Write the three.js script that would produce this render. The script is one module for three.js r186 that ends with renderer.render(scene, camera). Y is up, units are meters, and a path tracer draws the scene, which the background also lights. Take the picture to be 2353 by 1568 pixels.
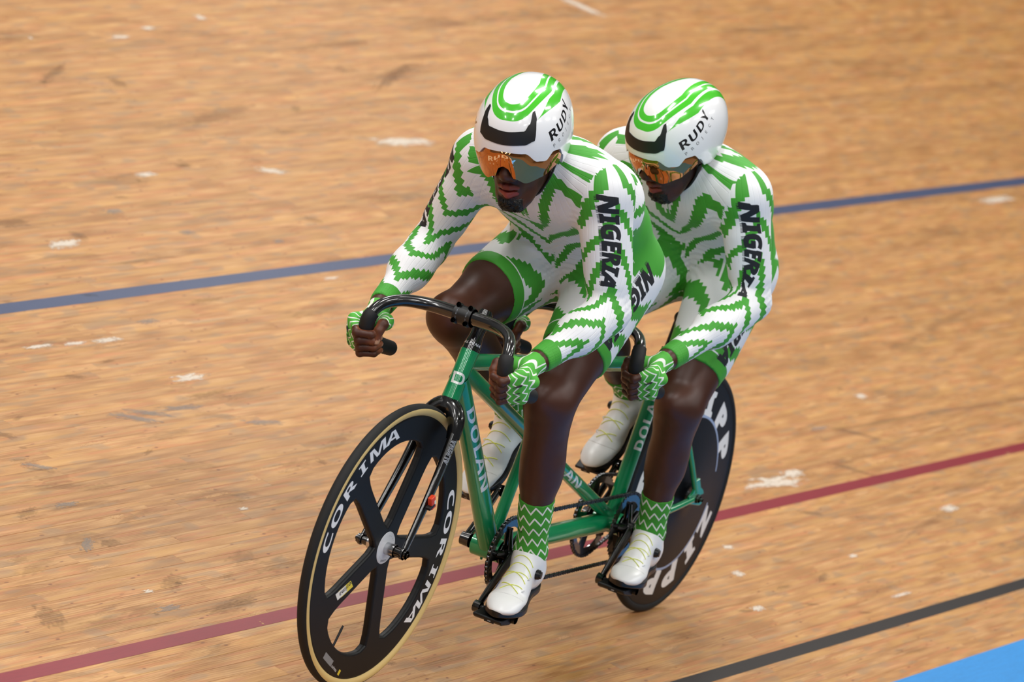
import * as THREE from 'three';
import { mergeGeometries } from 'three/addons/utils/BufferGeometryUtils.js';
import { RoundedBoxGeometry } from 'three/addons/geometries/RoundedBoxGeometry.js';
import { RectAreaLightUniformsLib } from 'three/addons/lights/RectAreaLightUniformsLib.js';

// ---------------------------------------------------------------- camera, exposure, lamps
const scene = new THREE.Scene();
const V = (x, y, z) => new THREE.Vector3(x, y, z);
const camera = new THREE.PerspectiveCamera(10.967, 2353 / 1568, 0.5, 120);
camera.position.set(8.551021, 2.138877, -3.436876);
camera.up.set(-0.03954, 0.956559, 0.288846);
camera.lookAt(8.551021 - 0.893516, 2.138877 - 0.163247, -3.436876 + 0.418305);
camera.focus = 8.05;
camera.userData.fStop = 4.5;
const renderer = new THREE.WebGLRenderer({ antialias: true });
renderer.toneMapping = THREE.LinearToneMapping;
renderer.toneMappingExposure = 1.0;
renderer.shadowMap.enabled = true;
RectAreaLightUniformsLib.init();
scene.background = new THREE.Color(0x000000);

const CEILING_Y = 9.5;
const LAMP_POWER = 27;
const lampSpots = [];
for (const z of [-13, -6.5, 0, 5.5]) for (const x of [-10.5, -3.5, 3.5, 10.5, 17.5]) lampSpots.push([x, z]);
for (const [x, z] of lampSpots) {
  const l = new THREE.RectAreaLight(new THREE.Color(1.0, 0.985, 0.955), LAMP_POWER, 3.4, 0.9);
  l.position.set(x, CEILING_Y - 0.13, z);
  l.lookAt(x, 0, z);
  l.name = 'hall_lamp_light';
  scene.add(l);
}

// ---------------------------------------------------------------- helpers
let seed = 12345;
const rnd = () => { seed = (seed * 1664525 + 1013904223) >>> 0; return seed / 4294967296; };
const clamp = (x, a, b) => Math.min(b, Math.max(a, x));
const lerp = (a, b, t) => a + (b - a) * t;
const sstep = (a, b, x) => { const t = clamp((x - a) / (b - a), 0, 1); return t * t * (3 - 2 * t); };
const rad = (d) => d * Math.PI / 180;
function hash2(i, j) { let h = (Math.imul(i | 0, 374761393) + Math.imul(j | 0, 668265263)) | 0; h = Math.imul(h ^ (h >>> 13), 1274126177); return ((h ^ (h >>> 16)) >>> 0) / 4294967296; }
function vnoise(x, y) {
  const i = Math.floor(x), j = Math.floor(y), a = x - i, b = y - j, u = a * a * (3 - 2 * a), v = b * b * (3 - 2 * b);
  return lerp(lerp(hash2(i, j), hash2(i + 1, j), u), lerp(hash2(i, j + 1), hash2(i + 1, j + 1), u), v);
}
const taken = {};
function numbered(name) { if (!(name in taken)) { taken[name] = 0; return name; } taken[name]++; return name + '_' + String(taken[name]).padStart(3, '0'); }
function canvas(w, h) { const c = document.createElement('canvas'); c.width = w; c.height = h; return [c, c.getContext('2d')]; }
function tex(c, srgb = true) {
  const t = new THREE.CanvasTexture(c);
  t.wrapS = t.wrapT = THREE.RepeatWrapping; t.magFilter = THREE.LinearFilter; t.anisotropy = 8;
  if (srgb) t.colorSpace = THREE.SRGBColorSpace;
  return t;
}
const std = (o) => new THREE.MeshStandardMaterial(o);
const phys = (o) => new THREE.MeshPhysicalMaterial(o);
function mesh(name, geo, mat, parent, label) {
  const m = new THREE.Mesh(geo, mat);
  m.name = name; m.castShadow = true; m.receiveShadow = true;
  if (label) m.userData.label = label;
  if (parent) parent.add(m);
  return m;
}
function group(name, parent) { const g = new THREE.Group(); g.name = name; if (parent) parent.add(g); return g; }
function thing(name, label, category, group_) {
  const g = new THREE.Group(); g.name = numbered(name); scene.add(g);
  g.userData = { label, category }; if (group_) g.userData.group = group_;
  return g;
}
function structure(o, label, category) { o.userData.kind = 'structure'; o.userData.label = label; o.userData.category = category; scene.add(o); return o; }
function merged(list) {
  const clean = list.map((g) => { let k = g.index ? g.toNonIndexed() : g; for (const n of Object.keys(k.attributes)) if (!['position', 'normal', 'uv'].includes(n)) k.deleteAttribute(n); if (!k.attributes.uv) k.setAttribute('uv', new THREE.Float32BufferAttribute(new Float32Array(k.attributes.position.count * 2), 2)); return k; });
  return mergeGeometries(clean, false);
}
// tube along points with a radius (number, or function of 0..1) ; squash = [scale along n, scale along b]
function tubeGeo(pts, r, { seg = 40, sides = 16, closed = false, up = null, squash = [1, 1], tension = 0.5, straight = false, caps = true, ulen = null } = {}) {
  const P = pts.map((p) => p.isVector3 ? p : V(...p));
  const curve = straight ? null : new THREE.CatmullRomCurve3(P, closed, 'centripetal', tension);
  const pos = [], nor = [], uv = [], idx = [], C = [], T = [];
  let cum = [0];
  if (straight) { for (let i = 1; i < P.length; i++) cum.push(cum[i - 1] + P[i].distanceTo(P[i - 1])); }
  for (let i = 0; i <= seg; i++) {
    const t = i / seg;
    if (straight) {
      const s = t * cum[cum.length - 1]; let k = 1; while (k < cum.length - 1 && cum[k] < s) k++;
      C.push(P[k - 1].clone().lerp(P[k], (s - cum[k - 1]) / (cum[k] - cum[k - 1]))); T.push(P[k].clone().sub(P[k - 1]).normalize());
    } else { C.push(curve.getPointAt(t)); T.push(curve.getTangentAt(t)); }
  }
  const N = [];
  let n0 = up ? V(...up) : (Math.abs(T[0].y) > 0.9 ? V(1, 0, 0) : V(0, 1, 0));
  n0.addScaledVector(T[0], -n0.dot(T[0])).normalize(); N.push(n0);
  for (let i = 1; i <= seg; i++) { const n = (up ? V(...up) : N[i - 1].clone()); n.addScaledVector(T[i], -n.dot(T[i])).normalize(); N.push(n); }
  let L = 0;
  for (let i = 0; i <= seg; i++) {
    if (i) L += C[i].distanceTo(C[i - 1]);
    const B = T[i].clone().cross(N[i]), t = i / seg, rr = typeof r === 'function' ? r(t) : r;
    const sq = typeof squash === 'function' ? squash(t) : squash;
    for (let j = 0; j <= sides; j++) {
      const a = j / sides * Math.PI * 2, c = Math.cos(a), s = Math.sin(a);
      pos.push(C[i].x + (N[i].x * c * sq[0] + B.x * s * sq[1]) * rr, C[i].y + (N[i].y * c * sq[0] + B.y * s * sq[1]) * rr, C[i].z + (N[i].z * c * sq[0] + B.z * s * sq[1]) * rr);
      const nv = N[i].clone().multiplyScalar(c / sq[0]).addScaledVector(B, s / sq[1]).normalize();
      nor.push(nv.x, nv.y, nv.z); uv.push(ulen ? L / ulen : t, 1 - j / sides);
    }
  }
  for (let i = 0; i < seg; i++) for (let j = 0; j < sides; j++) { const a = i * (sides + 1) + j, b = a + sides + 1; idx.push(a, a + 1, b, b, a + 1, b + 1); }
  if (caps && !closed) for (const e of [0, seg]) {
    const c = pos.length / 3, s = e ? 1 : -1; pos.push(C[e].x, C[e].y, C[e].z); nor.push(T[e].x * s, T[e].y * s, T[e].z * s); uv.push(e ? 1 : 0, 0);
    for (let j = 0; j <= sides; j++) { const k = (e * (sides + 1) + j) * 3; pos.push(pos[k], pos[k + 1], pos[k + 2]); nor.push(T[e].x * s, T[e].y * s, T[e].z * s); uv.push(e ? 1 : 0, 0); }
    for (let j = 0; j < sides; j++) e ? idx.push(c, c + 2 + j, c + 1 + j) : idx.push(c, c + 1 + j, c + 2 + j);
  }
  const g = new THREE.BufferGeometry();
  g.setAttribute('position', new THREE.Float32BufferAttribute(pos, 3)); g.setAttribute('normal', new THREE.Float32BufferAttribute(nor, 3)); g.setAttribute('uv', new THREE.Float32BufferAttribute(uv, 2)); g.setIndex(idx);
  return g;
}
// cylinder between two points
function cyl(a, b, r1, r2 = r1, sides = 24) { return tubeGeo([a, b], (t) => lerp(r1, r2, t), { seg: 1, sides, straight: true }); }
// lathe round the z axis at (x, y): profile of [radius, z]
function latheZ(x, y, prof, seg = 64) {
  const g = new THREE.LatheGeometry(prof.map(([r, z]) => new THREE.Vector2(r, z)), seg);
  g.rotateX(Math.PI / 2); g.translate(x, y, 0); return g;
}
function extrudeZ(shape, z0, z1, bevel = 0, curveSegments = 24) {
  const d = Math.abs(z1 - z0), g = new THREE.ExtrudeGeometry(shape, { depth: Math.max(1e-4, d - 2 * bevel), bevelEnabled: bevel > 0, bevelThickness: bevel, bevelSize: bevel, bevelOffset: -bevel, bevelSegments: 3, curveSegments });
  g.translate(0, 0, Math.min(z0, z1) + bevel); return g;
}

// ---------------------------------------------------------------- signed distance modelling
const smin = (a, b, k) => { const h = Math.max(k - Math.abs(a - b), 0) / k; return Math.min(a, b) - h * h * k * 0.25; };
const cap = (a, b, r1, r2 = r1) => ({ t: 0, a, b, r1, r2 });                          // tapered capsule
const ell = (c, r, ax = null) => ({ t: 1, c, r, ax });                                // ellipsoid, ax = three unit axes
function prim(q, x, y, z) {
  if (q.t === 0) {
    const a = q.a, b = q.b, dx = b[0] - a[0], dy = b[1] - a[1], dz = b[2] - a[2], px = x - a[0], py = y - a[1], pz = z - a[2];
    const t = clamp((px * dx + py * dy + pz * dz) / (dx * dx + dy * dy + dz * dz + 1e-12), 0, 1);
    const ex = px - dx * t, ey = py - dy * t, ez = pz - dz * t;
    return Math.sqrt(ex * ex + ey * ey + ez * ez) - (q.r1 + (q.r2 - q.r1) * t);
  }
  let px = x - q.c[0], py = y - q.c[1], pz = z - q.c[2];
  if (q.ax) { const A = q.ax, u = px * A[0][0] + py * A[0][1] + pz * A[0][2], v = px * A[1][0] + py * A[1][1] + pz * A[1][2], w = px * A[2][0] + py * A[2][1] + pz * A[2][2]; px = u; py = v; pz = w; }
  const r = q.r, k0 = Math.sqrt((px / r[0]) ** 2 + (py / r[1]) ** 2 + (pz / r[2]) ** 2), k1 = Math.sqrt((px / r[0] ** 2) ** 2 + (py / r[1] ** 2) ** 2 + (pz / r[2] ** 2) ** 2);
  return k0 < 1e-6 ? -Math.min(...r) : k0 * (k0 - 1) / k1;
}
function sdGroup(prims, k) {
  const lo = [9, 9, 9], hi = [-9, -9, -9];
  for (const q of prims) for (let i = 0; i < 3; i++) {
    if (q.t === 0) { lo[i] = Math.min(lo[i], q.a[i] - q.r1, q.b[i] - q.r2); hi[i] = Math.max(hi[i], q.a[i] + q.r1, q.b[i] + q.r2); }
    else { const m = q.ax ? Math.max(...q.r) : q.r[i]; lo[i] = Math.min(lo[i], q.c[i] - m); hi[i] = Math.max(hi[i], q.c[i] + m); }
  }
  const f = (x, y, z) => {
    const ox = Math.max(lo[0] - x, x - hi[0], 0), oy = Math.max(lo[1] - y, y - hi[1], 0), oz = Math.max(lo[2] - z, z - hi[2], 0);
    const o = Math.sqrt(ox * ox + oy * oy + oz * oz);
    if (o > 0.12) return o;
    let d = prim(prims[0], x, y, z);
    for (let i = 1; i < prims.length; i++) d = smin(d, prim(prims[i], x, y, z), prims[i].k ?? k);
    return d;
  };
  f.lo = lo; f.hi = hi; return f;
}
function meshField(f, lo, hi, h, shade = null) {
  const n = [0, 1, 2].map((i) => Math.ceil((hi[i] - lo[i]) / h) + 2), [nx, ny, nz] = n, F = new Float32Array(nx * ny * nz), B = 6;
  for (let k0 = 0; k0 < nz; k0 += B) for (let j0 = 0; j0 < ny; j0 += B) for (let i0 = 0; i0 < nx; i0 += B) {
    const d = f(lo[0] + (i0 + B / 2) * h, lo[1] + (j0 + B / 2) * h, lo[2] + (k0 + B / 2) * h), far = Math.abs(d) > B * h * 1.25;
    for (let k = k0; k < Math.min(nz, k0 + B); k++) for (let j = j0; j < Math.min(ny, j0 + B); j++) for (let i = i0; i < Math.min(nx, i0 + B); i++)
      F[(k * ny + j) * nx + i] = far ? d : f(lo[0] + i * h, lo[1] + j * h, lo[2] + k * h);
  }
  const id = new Int32Array(nx * ny * nz).fill(-1), pos = [], idx = [];
  const co = [[0, 0, 0], [1, 0, 0], [0, 1, 0], [1, 1, 0], [0, 0, 1], [1, 0, 1], [0, 1, 1], [1, 1, 1]], ed = [[0, 1], [2, 3], [4, 5], [6, 7], [0, 2], [1, 3], [4, 6], [5, 7], [0, 4], [1, 5], [2, 6], [3, 7]];
  for (let k = 0; k < nz - 1; k++) for (let j = 0; j < ny - 1; j++) for (let i = 0; i < nx - 1; i++) {
    const v = co.map((c) => F[((k + c[2]) * ny + j + c[1]) * nx + i + c[0]]);
    let m = 0; for (let q = 0; q < 8; q++) if (v[q] < 0) m++;
    if (m === 0 || m === 8) continue;
    let x = 0, y = 0, z = 0, c = 0;
    for (const [a, b] of ed) if ((v[a] < 0) !== (v[b] < 0)) { const t = v[a] / (v[a] - v[b]); x += lerp(co[a][0], co[b][0], t); y += lerp(co[a][1], co[b][1], t); z += lerp(co[a][2], co[b][2], t); c++; }
    id[(k * ny + j) * nx + i] = pos.length / 3;
    pos.push(lo[0] + (i + x / c) * h, lo[1] + (j + y / c) * h, lo[2] + (k + z / c) * h);
  }
  const at = (i, j, k) => id[(k * ny + j) * nx + i];
  const quad = (a, b, c, d, flip) => { if (a < 0 || b < 0 || c < 0 || d < 0) return; flip ? idx.push(a, c, b, a, d, c) : idx.push(a, b, c, a, c, d); };
  for (let k = 1; k < nz - 1; k++) for (let j = 1; j < ny - 1; j++) for (let i = 1; i < nx - 1; i++) {
    const o = F[(k * ny + j) * nx + i] < 0;
    if (o !== (F[(k * ny + j) * nx + i + 1] < 0)) quad(at(i, j - 1, k - 1), at(i, j, k - 1), at(i, j, k), at(i, j - 1, k), !o);
    if (o !== (F[(k * ny + j + 1) * nx + i] < 0)) quad(at(i - 1, j, k - 1), at(i - 1, j, k), at(i, j, k), at(i, j, k - 1), !o);
    if (o !== (F[((k + 1) * ny + j) * nx + i] < 0)) quad(at(i - 1, j - 1, k), at(i, j - 1, k), at(i, j, k), at(i - 1, j, k), !o);
  }
  const nor = new Float32Array(pos.length), e = h * 0.45, g = shade || f;
  for (let i = 0; i < pos.length; i += 3) {
    const [x, y, z] = [pos[i], pos[i + 1], pos[i + 2]];
    // pull the vertex onto the surface
    let gx = (f(x + e, y, z) - f(x - e, y, z)), gy = (f(x, y + e, z) - f(x, y - e, z)), gz = (f(x, y, z + e) - f(x, y, z - e)), l = Math.hypot(gx, gy, gz) || 1;
    nor[i] = gx / l; nor[i + 1] = gy / l; nor[i + 2] = gz / l;
  }
  const geo = new THREE.BufferGeometry();
  geo.setAttribute('position', new THREE.Float32BufferAttribute(pos, 3)); geo.setAttribute('normal', new THREE.Float32BufferAttribute(nor, 3)); geo.setIndex(idx);
  return geo;
}
function fieldGeo(f, h, pad = 0.012) { return meshField(f, f.lo.map((v) => v - pad), f.hi.map((v) => v + pad), h); }
function colourBy(geo, fn) {
  const p = geo.attributes.position, c = new Float32Array(p.count * 3);
  for (let i = 0; i < p.count; i++) { const q = fn(p.getX(i), p.getY(i), p.getZ(i), geo.attributes.normal, i); c[3 * i] = q[0]; c[3 * i + 1] = q[1]; c[3 * i + 2] = q[2]; }
  geo.setAttribute('color', new THREE.Float32BufferAttribute(c, 3)); return geo;
}
// gives every triangle of an indexed mesh uv from fn(point, triangle middle) -> [u, v, wrapsU]
function uvByTriangle(geo, regionOf, uvOf) {
  const g = geo.toNonIndexed(), p = g.attributes.position, uv = new Float32Array(p.count * 2);
  for (let i = 0; i < p.count; i += 3) {
    const P = [0, 1, 2].map((k) => [p.getX(i + k), p.getY(i + k), p.getZ(i + k)]);
    const m = [0, 1, 2].map((k) => (P[0][k] + P[1][k] + P[2][k]) / 3), r = regionOf(m), c = uvOf(r, m, null);
    for (let k = 0; k < 3; k++) { const q = uvOf(r, P[k], c); uv[2 * (i + k)] = q[0]; uv[2 * (i + k) + 1] = q[1]; }
  }
  g.setAttribute('uv', new THREE.Float32BufferAttribute(uv, 2)); return g;
}
// marks on the boards: [along the track, up the banking, half length, half width, turn]
const MARKS = {"white":[[-0.301,2.244,0.07,0.02,-0.1],[-1.223,2.6,0.046,0.013,0],[-1.905,2.542,0.063,0.016,0.3],[0.535,1.705,0.057,0.007,0],[0.372,1.696,0.041,0.009,0],[0.222,1.688,0.058,0.011,0],[0.155,1.438,0.072,0.015,0],[-1.799,3.563,0.01,0.006,0],[-2.282,3.523,0.044,0.012,0],[-2.518,3.569,0.033,0.012,0],[-2.923,3.618,0.027,0.016,0],[-2.926,2.643,0.163,0.023,0.1],[-5.745,3.506,0.095,0.033,0.8],[-7.207,1.819,0.176,0.018,0],[-1.839,0.413,0.141,0.025,0.1],[-1.997,0.436,0.065,0.017,0],[-1.675,0.419,0.086,0.012,0],[-2.658,0.102,0.057,0.016,0],[1.671,0.524,0.018,0.006,0],[-3.311,0.755,0.038,0.012,0],[-0.932,0.173,0.024,0.011,0],[-0.749,0.048,0.027,0.014,0],[-1.541,0.001,0.031,0.007,0],[-0.54,-0.113,0.035,0.01,0],[-1.263,1.86,0.036,0.007,0],[-1.434,-0.217,0.068,0.006,0],[0.855,0.784,0.021,0.006,0]],"dark":[[-1.861,3.212,0.03,0.029,0.7],[-1.606,3.307,0.118,0.018,-0.4],[-0.428,2.281,0.025,0.025,0.7],[-1.689,2.215,0.043,0.016,0.4],[-0.221,2.395,0.074,0.02,0],[0.597,1.529,0.031,0.013,0.2],[1.313,1.119,0.031,0.006,0.5],[1.21,1.301,0.035,0.016,0.8],[2.102,0.506,0.033,0.049,0.9],[1.6,0.939,0.046,0.015,-0.3],[1.543,0.537,0.056,0.021,-0.3],[-2.877,0.556,0.156,0.013,0.5],[-1.707,0.236,0.055,0.01,0.3],[-2.428,0.4,0.096,0.013,0.6],[-3.733,0.59,0.973,0.007,0.02],[0.234,0.927,0.014,0.016,0.9],[-1.151,-0.06,0.058,0.009,-0.2],[-0.496,1.83,0.079,0.01,0],[-0.52,2.092,0.158,0.007,0],[-1.418,0.787,0.01,0.006,0],[1.52,0.747,0.037,0.014,0],[-0.862,-0.053,0.043,0.007,0],[-2.619,2.93,0.034,0.015,-0.4],[-1.487,2.636,0.059,0.011,0],[-3.521,3.08,0.23,0.018,-0.3],[-1.492,3.26,0.018,0.009,0.03],[-2.111,1.483,0.014,0.006,0.3],[-3.25,0.818,0.027,0.008,-0.05],[-4.617,2.516,0.035,0.006,-0.06],[1.229,1.228,0.012,0.006,0.07],[-4.542,2.057,0.034,0.009,-0.07],[1.775,0.43,0.01,0.006,-0.12],[1.329,0.043,0.018,0.006,-0.05],[-2.795,0.215,0.04,0.006,-0.08],[-3.064,2.248,0.039,0.006,-0.0],[-0.778,0.761,0.037,0.006,-0.05],[0.593,0.241,0.019,0.006,0.3],[-4.292,0.797,0.037,0.007,0.11],[-2.901,1.978,0.035,0.006,-0.13],[0.826,1.112,0.033,0.006,-0.28],[-4.39,1.752,0.046,0.006,-0.19],[-2.152,0.828,0.051,0.008,-0.08],[-2.77,1.475,0.038,0.006,0.29],[-5.148,2.802,0.058,0.011,0.24],[-5.625,3.474,0.064,0.011,0.14],[-2.027,1.894,0.043,0.006,0.17],[-4.701,3.229,0.06,0.007,-0.24],[1.533,0.532,0.011,0.006,0.18],[-0.027,1.94,0.032,0.006,0.22],[-0.318,1.039,0.017,0.007,0.2],[-3.297,2.025,0.032,0.007,-0.22],[-3.116,2.184,0.031,0.006,0.2],[-1.513,2.668,0.018,0.006,-0.04],[-1.059,-0.245,0.031,0.006,0.22],[-1.531,1.18,0.038,0.006,0.2],[0.362,1.581,0.035,0.006,-0.09],[-0.455,-0.108,0.032,0.006,0.23],[1.316,1.176,0.029,0.006,0.02],[-5.58,2.586,0.034,0.006,-0.2],[-0.921,2.48,0.036,0.008,0.16],[-0.74,0.261,0.017,0.006,-0.29],[0.302,0.289,0.023,0.006,-0.14],[1.012,0.194,0.033,0.006,0.29],[-5.159,2.041,0.045,0.008,0.13],[-2.872,1.27,0.022,0.008,-0.17],[-9.038,2.641,0.11,0.008,0.19],[0.339,1.961,0.016,0.007,0.1],[-0.275,0.717,0.042,0.006,0.04],[-1.841,0.751,0.024,0.007,-0.15],[-4.282,1.18,0.027,0.008,-0.25],[-2.856,0.747,0.058,0.007,-0.06],[-1.139,2.569,0.011,0.007,-0.25],[-1.483,2.629,0.026,0.008,-0.03],[-4.563,3.113,0.034,0.006,0.14],[1.064,1.368,0.025,0.006,-0.27],[-1.911,2.612,0.023,0.006,0.28],[-0.846,-0.153,0.038,0.006,0.27],[-3.728,2.689,0.051,0.006,0.19],[-4.916,2.031,0.046,0.008,0.1],[-3.82,2.53,0.032,0.008,-0.03],[-1.754,0.541,0.028,0.006,0.11],[-0.548,1.272,0.015,0.006,-0.05],[-5.753,2.891,0.066,0.01,0.1],[-5.441,2.259,0.026,0.006,-0.22],[0.207,0.594,0.018,0.006,-0.03]],"grey":[[0.654,1.286,0.066,0.019,0.5],[0.568,1.295,0.067,0.015,0.4],[0.4,1.294,0.092,0.011,0.1],[0.196,1.161,0.072,0.012,0.2],[1.292,1.135,0.039,0.014,0.5],[-0.944,2.225,0.033,0.013,0],[-1.318,2.11,0.03,0.01,0],[-0.769,2.398,0.038,0.013,0],[1.428,0.945,0.038,0.011,0],[-0.078,1.756,0.044,0.012,0],[1.7,0.442,0.045,0.01,0],[1.599,0.755,0.046,0.011,-0.5],[-2.649,0.633,0.059,0.009,0]],"tan":[[-0.691,0.629,0.05,0.006,0.04],[-8.022,2.704,0.093,0.006,-0.01],[0.306,1.902,0.066,0.006,0.02],[-5.835,3.408,0.125,0.006,-0.01],[0.419,0.916,0.051,0.006,0.0],[-5.13,1.928,0.075,0.006,0.04],[-3.664,0.298,0.172,0.006,-0.01],[0.958,1.195,0.054,0.006,-0.03],[-1.354,1.573,0.051,0.006,-0.0],[-3.451,0.728,0.075,0.006,-0.0],[-1.881,2.8,0.076,0.006,-0.0],[0.168,0.803,0.078,0.006,0.02],[-0.082,0.916,0.048,0.006,-0.02],[-4.356,3.302,0.065,0.009,-0.03],[-1.82,0.678,0.108,0.006,0.01],[-1.901,3.466,0.043,0.006,-0.04],[0.368,1.492,0.032,0.006,0.02],[-0.648,0.641,0.047,0.006,0.03],[-3.271,1.255,0.144,0.006,0.02],[-3.485,0.502,0.088,0.006,-0.03],[0.915,0.894,0.07,0.006,0.04],[-4.904,3.105,0.106,0.009,0.03],[-1.876,1.56,0.049,0.006,-0.04],[-3.263,0.503,0.054,0.006,-0.05],[0.874,0.864,0.061,0.006,-0.02],[0.191,-0.172,0.055,0.006,-0.04],[2.172,0.352,0.041,0.006,-0.03],[0.505,0.939,0.084,0.006,-0.04],[-6.067,1.929,0.175,0.006,0.02],[-2.235,0.272,0.073,0.006,-0.04],[-1.162,1.831,0.106,0.006,0.04],[-0.406,-0.372,0.056,0.006,-0.03],[-0.589,-0.389,0.09,0.006,-0.02],[-1.197,-0.15,0.036,0.006,0.03],[-5.69,1.835,0.09,0.006,0.0],[1.691,0.658,0.045,0.006,-0.03],[-2.93,0.053,0.081,0.006,0.02],[-8.163,3.156,0.06,0.009,-0.02],[-4.182,2.803,0.165,0.007,0.03],[0.235,1.791,0.023,0.006,-0.01],[-1.886,3.447,0.076,0.006,-0.03],[-1.34,1.442,0.082,0.006,-0.01],[-4.982,2.732,0.077,0.008,-0.03],[-1.728,2.609,0.072,0.006,-0.05],[-3.732,2.81,0.118,0.008,0.01],[-3.725,1.638,0.04,0.006,-0.01],[-4.987,2.856,0.07,0.008,-0.02],[1.049,0.121,0.035,0.006,0.02],[-1.353,0.928,0.029,0.006,-0.05],[0.624,0.907,0.022,0.006,0.05],[-5.339,1.01,0.173,0.006,-0.0],[-7.116,2.495,0.204,0.006,0.04],[-3.167,1.434,0.118,0.006,0.03],[0.216,1.659,0.084,0.006,-0.03],[1.457,0.348,0.036,0.006,0.02],[0.086,0.673,0.058,0.006,-0.01],[1.316,0.322,0.058,0.006,0.04],[1.526,0.309,0.067,0.006,0.01],[1.335,0.851,0.026,0.006,-0.04],[0.835,1.351,0.05,0.006,0.03],[-9.546,2.867,0.203,0.008,0.02],[-1.559,1.137,0.116,0.006,0.0],[-6.194,3.017,0.113,0.006,-0.04],[-0.813,2.892,0.04,0.006,0.01],[-3.973,1.138,0.167,0.006,0.02],[-1.2,0.9,0.051,0.006,0.03],[0.227,1.533,0.094,0.006,-0.02],[-7.133,3.244,0.178,0.008,0.02],[0.53,-0.024,0.045,0.006,-0.04],[-2.531,1.642,0.143,0.007,-0.04]],"stain":[[0.654,1.175,0.102,0.016,0.0],[-3.12,0.019,0.166,0.027,-0.09],[-1.958,1.942,0.263,0.013,0.04],[-4.124,2.81,0.245,0.037,0.08],[1.586,0.787,0.075,0.023,0.02],[1.38,0.929,0.104,0.017,0.04],[-4.529,3.425,0.318,0.024,-0.07],[1.369,1.033,0.144,0.017,0.09],[-1.445,1.954,0.114,0.019,0.02],[-3.486,3.35,0.231,0.024,-0.03],[-2.715,3.509,0.201,0.027,0.13],[1.877,0.753,0.036,0.011,-0.15],[-2.701,1.941,0.143,0.036,0.02],[-1.635,-0.306,0.144,0.019,-0.09],[0.039,0.871,0.136,0.012,-0.13],[-1.965,0.431,0.213,0.014,0.09],[-4.72,2.807,0.134,0.032,0.14],[-3.648,2.129,0.26,0.019,0.04],[-4.352,3.472,0.211,0.031,0.12],[-4.551,1.994,0.273,0.02,0.05],[-1.527,0.886,0.097,0.025,0.01],[-7.1,3.216,0.361,0.045,0.03],[1.881,0.394,0.093,0.012,0.04],[-7.76,2.817,0.331,0.035,0.13],[0.508,1.717,0.143,0.024,0.11],[-1.735,0.776,0.193,0.014,0.11],[-5.218,3.463,0.316,0.037,0.05],[1.315,1.067,0.078,0.024,-0.1],[-3.292,3.167,0.078,0.024,0.06],[-2.513,2.24,0.269,0.031,0.14],[-2.484,2.77,0.268,0.016,0.09],[-3.057,0.18,0.237,0.017,-0.06],[-0.227,2.166,0.125,0.018,0.14],[-7.563,1.823,0.369,0.039,0.03],[0.863,0.413,0.112,0.019,0.08],[0.367,0.933,0.084,0.022,-0.07],[-4.917,1.735,0.387,0.018,0.06],[-1.326,-0.172,0.172,0.018,-0.06],[-2.083,0.145,0.19,0.019,0.13],[-5.013,3.075,0.12,0.037,0.01],[-2.457,1.587,0.077,0.031,-0.04],[-1.848,1.632,0.092,0.034,0.14],[-1.706,3.583,0.127,0.042,-0.01],[-6.185,1.65,0.287,0.036,0.05],[-0.913,1.697,0.164,0.02,-0.09],[0.862,0.822,0.07,0.013,-0.06],[-1.317,-0.653,0.169,0.011,-0.02],[-3.682,0.728,0.34,0.03,0.09],[-4.254,0.977,0.144,0.03,0.15],[-4.613,2.284,0.349,0.039,0.13],[0.049,-0.137,0.088,0.017,0.15],[-2.753,-0.137,0.235,0.021,-0.03],[1.522,0.393,0.104,0.014,-0.05],[-1.8,2.893,0.185,0.021,-0.05],[-7.747,2.901,0.475,0.029,0.1],[-2.443,0.435,0.089,0.023,-0.02],[-0.587,1.469,0.164,0.019,-0.03],[-2.149,2.948,0.185,0.04,-0.12],[-1.951,0.884,0.228,0.017,-0.07],[1.062,0.492,0.148,0.022,-0.07],[-2.309,2.302,0.209,0.019,0.07],[-3.354,0.99,0.129,0.018,0.02],[-5.636,2.445,0.301,0.04,0.07],[-0.951,-0.445,0.116,0.011,0.12],[-3.621,3.111,0.222,0.028,-0.09],[-4.832,1.074,0.413,0.019,-0.13],[-6.466,1.868,0.444,0.028,0.06],[-1.055,2.588,0.171,0.036,0.1],[-2.312,0.052,0.309,0.014,-0.11],[0.044,1.314,0.104,0.011,-0.11],[1.223,0.993,0.058,0.016,0.09],[0.614,0.778,0.129,0.013,-0.05],[1.792,0.453,0.086,0.012,-0.09],[1.307,1.15,0.036,0.013,-0.19],[1.517,0.405,0.07,0.013,-0.09],[1.588,0.049,0.082,0.017,-0.07],[0.92,0.865,0.122,0.017,0.24],[0.329,1.231,0.067,0.018,0.25],[0.806,0.864,0.097,0.017,0.28],[0.187,1.341,0.143,0.011,-0.08],[1.019,0.392,0.096,0.013,-0.06],[1.899,0.488,0.054,0.008,-0.18],[2.255,0.388,0.043,0.009,0.09],[1.967,0.443,0.078,0.014,-0.01],[1.297,0.836,0.092,0.008,-0.16],[1.394,0.431,0.079,0.01,-0.16],[0.789,1.015,0.104,0.02,0.13],[1.775,0.252,0.071,0.01,-0.16],[1.881,0.704,0.086,0.015,-0.22],[1.444,0.397,0.061,0.014,-0.25],[0.221,1.328,0.073,0.022,0.08],[2.061,0.306,0.072,0.018,-0.01],[1.331,0.519,0.034,0.009,-0.23],[2.324,0.278,0.071,0.015,0.25],[2.007,0.531,0.065,0.012,0.15],[1.079,0.53,0.095,0.019,-0.08],[0.813,0.66,0.122,0.018,0.07],[0.694,0.576,0.055,0.015,-0.08],[0.028,1.004,0.107,0.017,-0.23],[1.172,0.579,0.07,0.021,-0.23]]};
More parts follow.
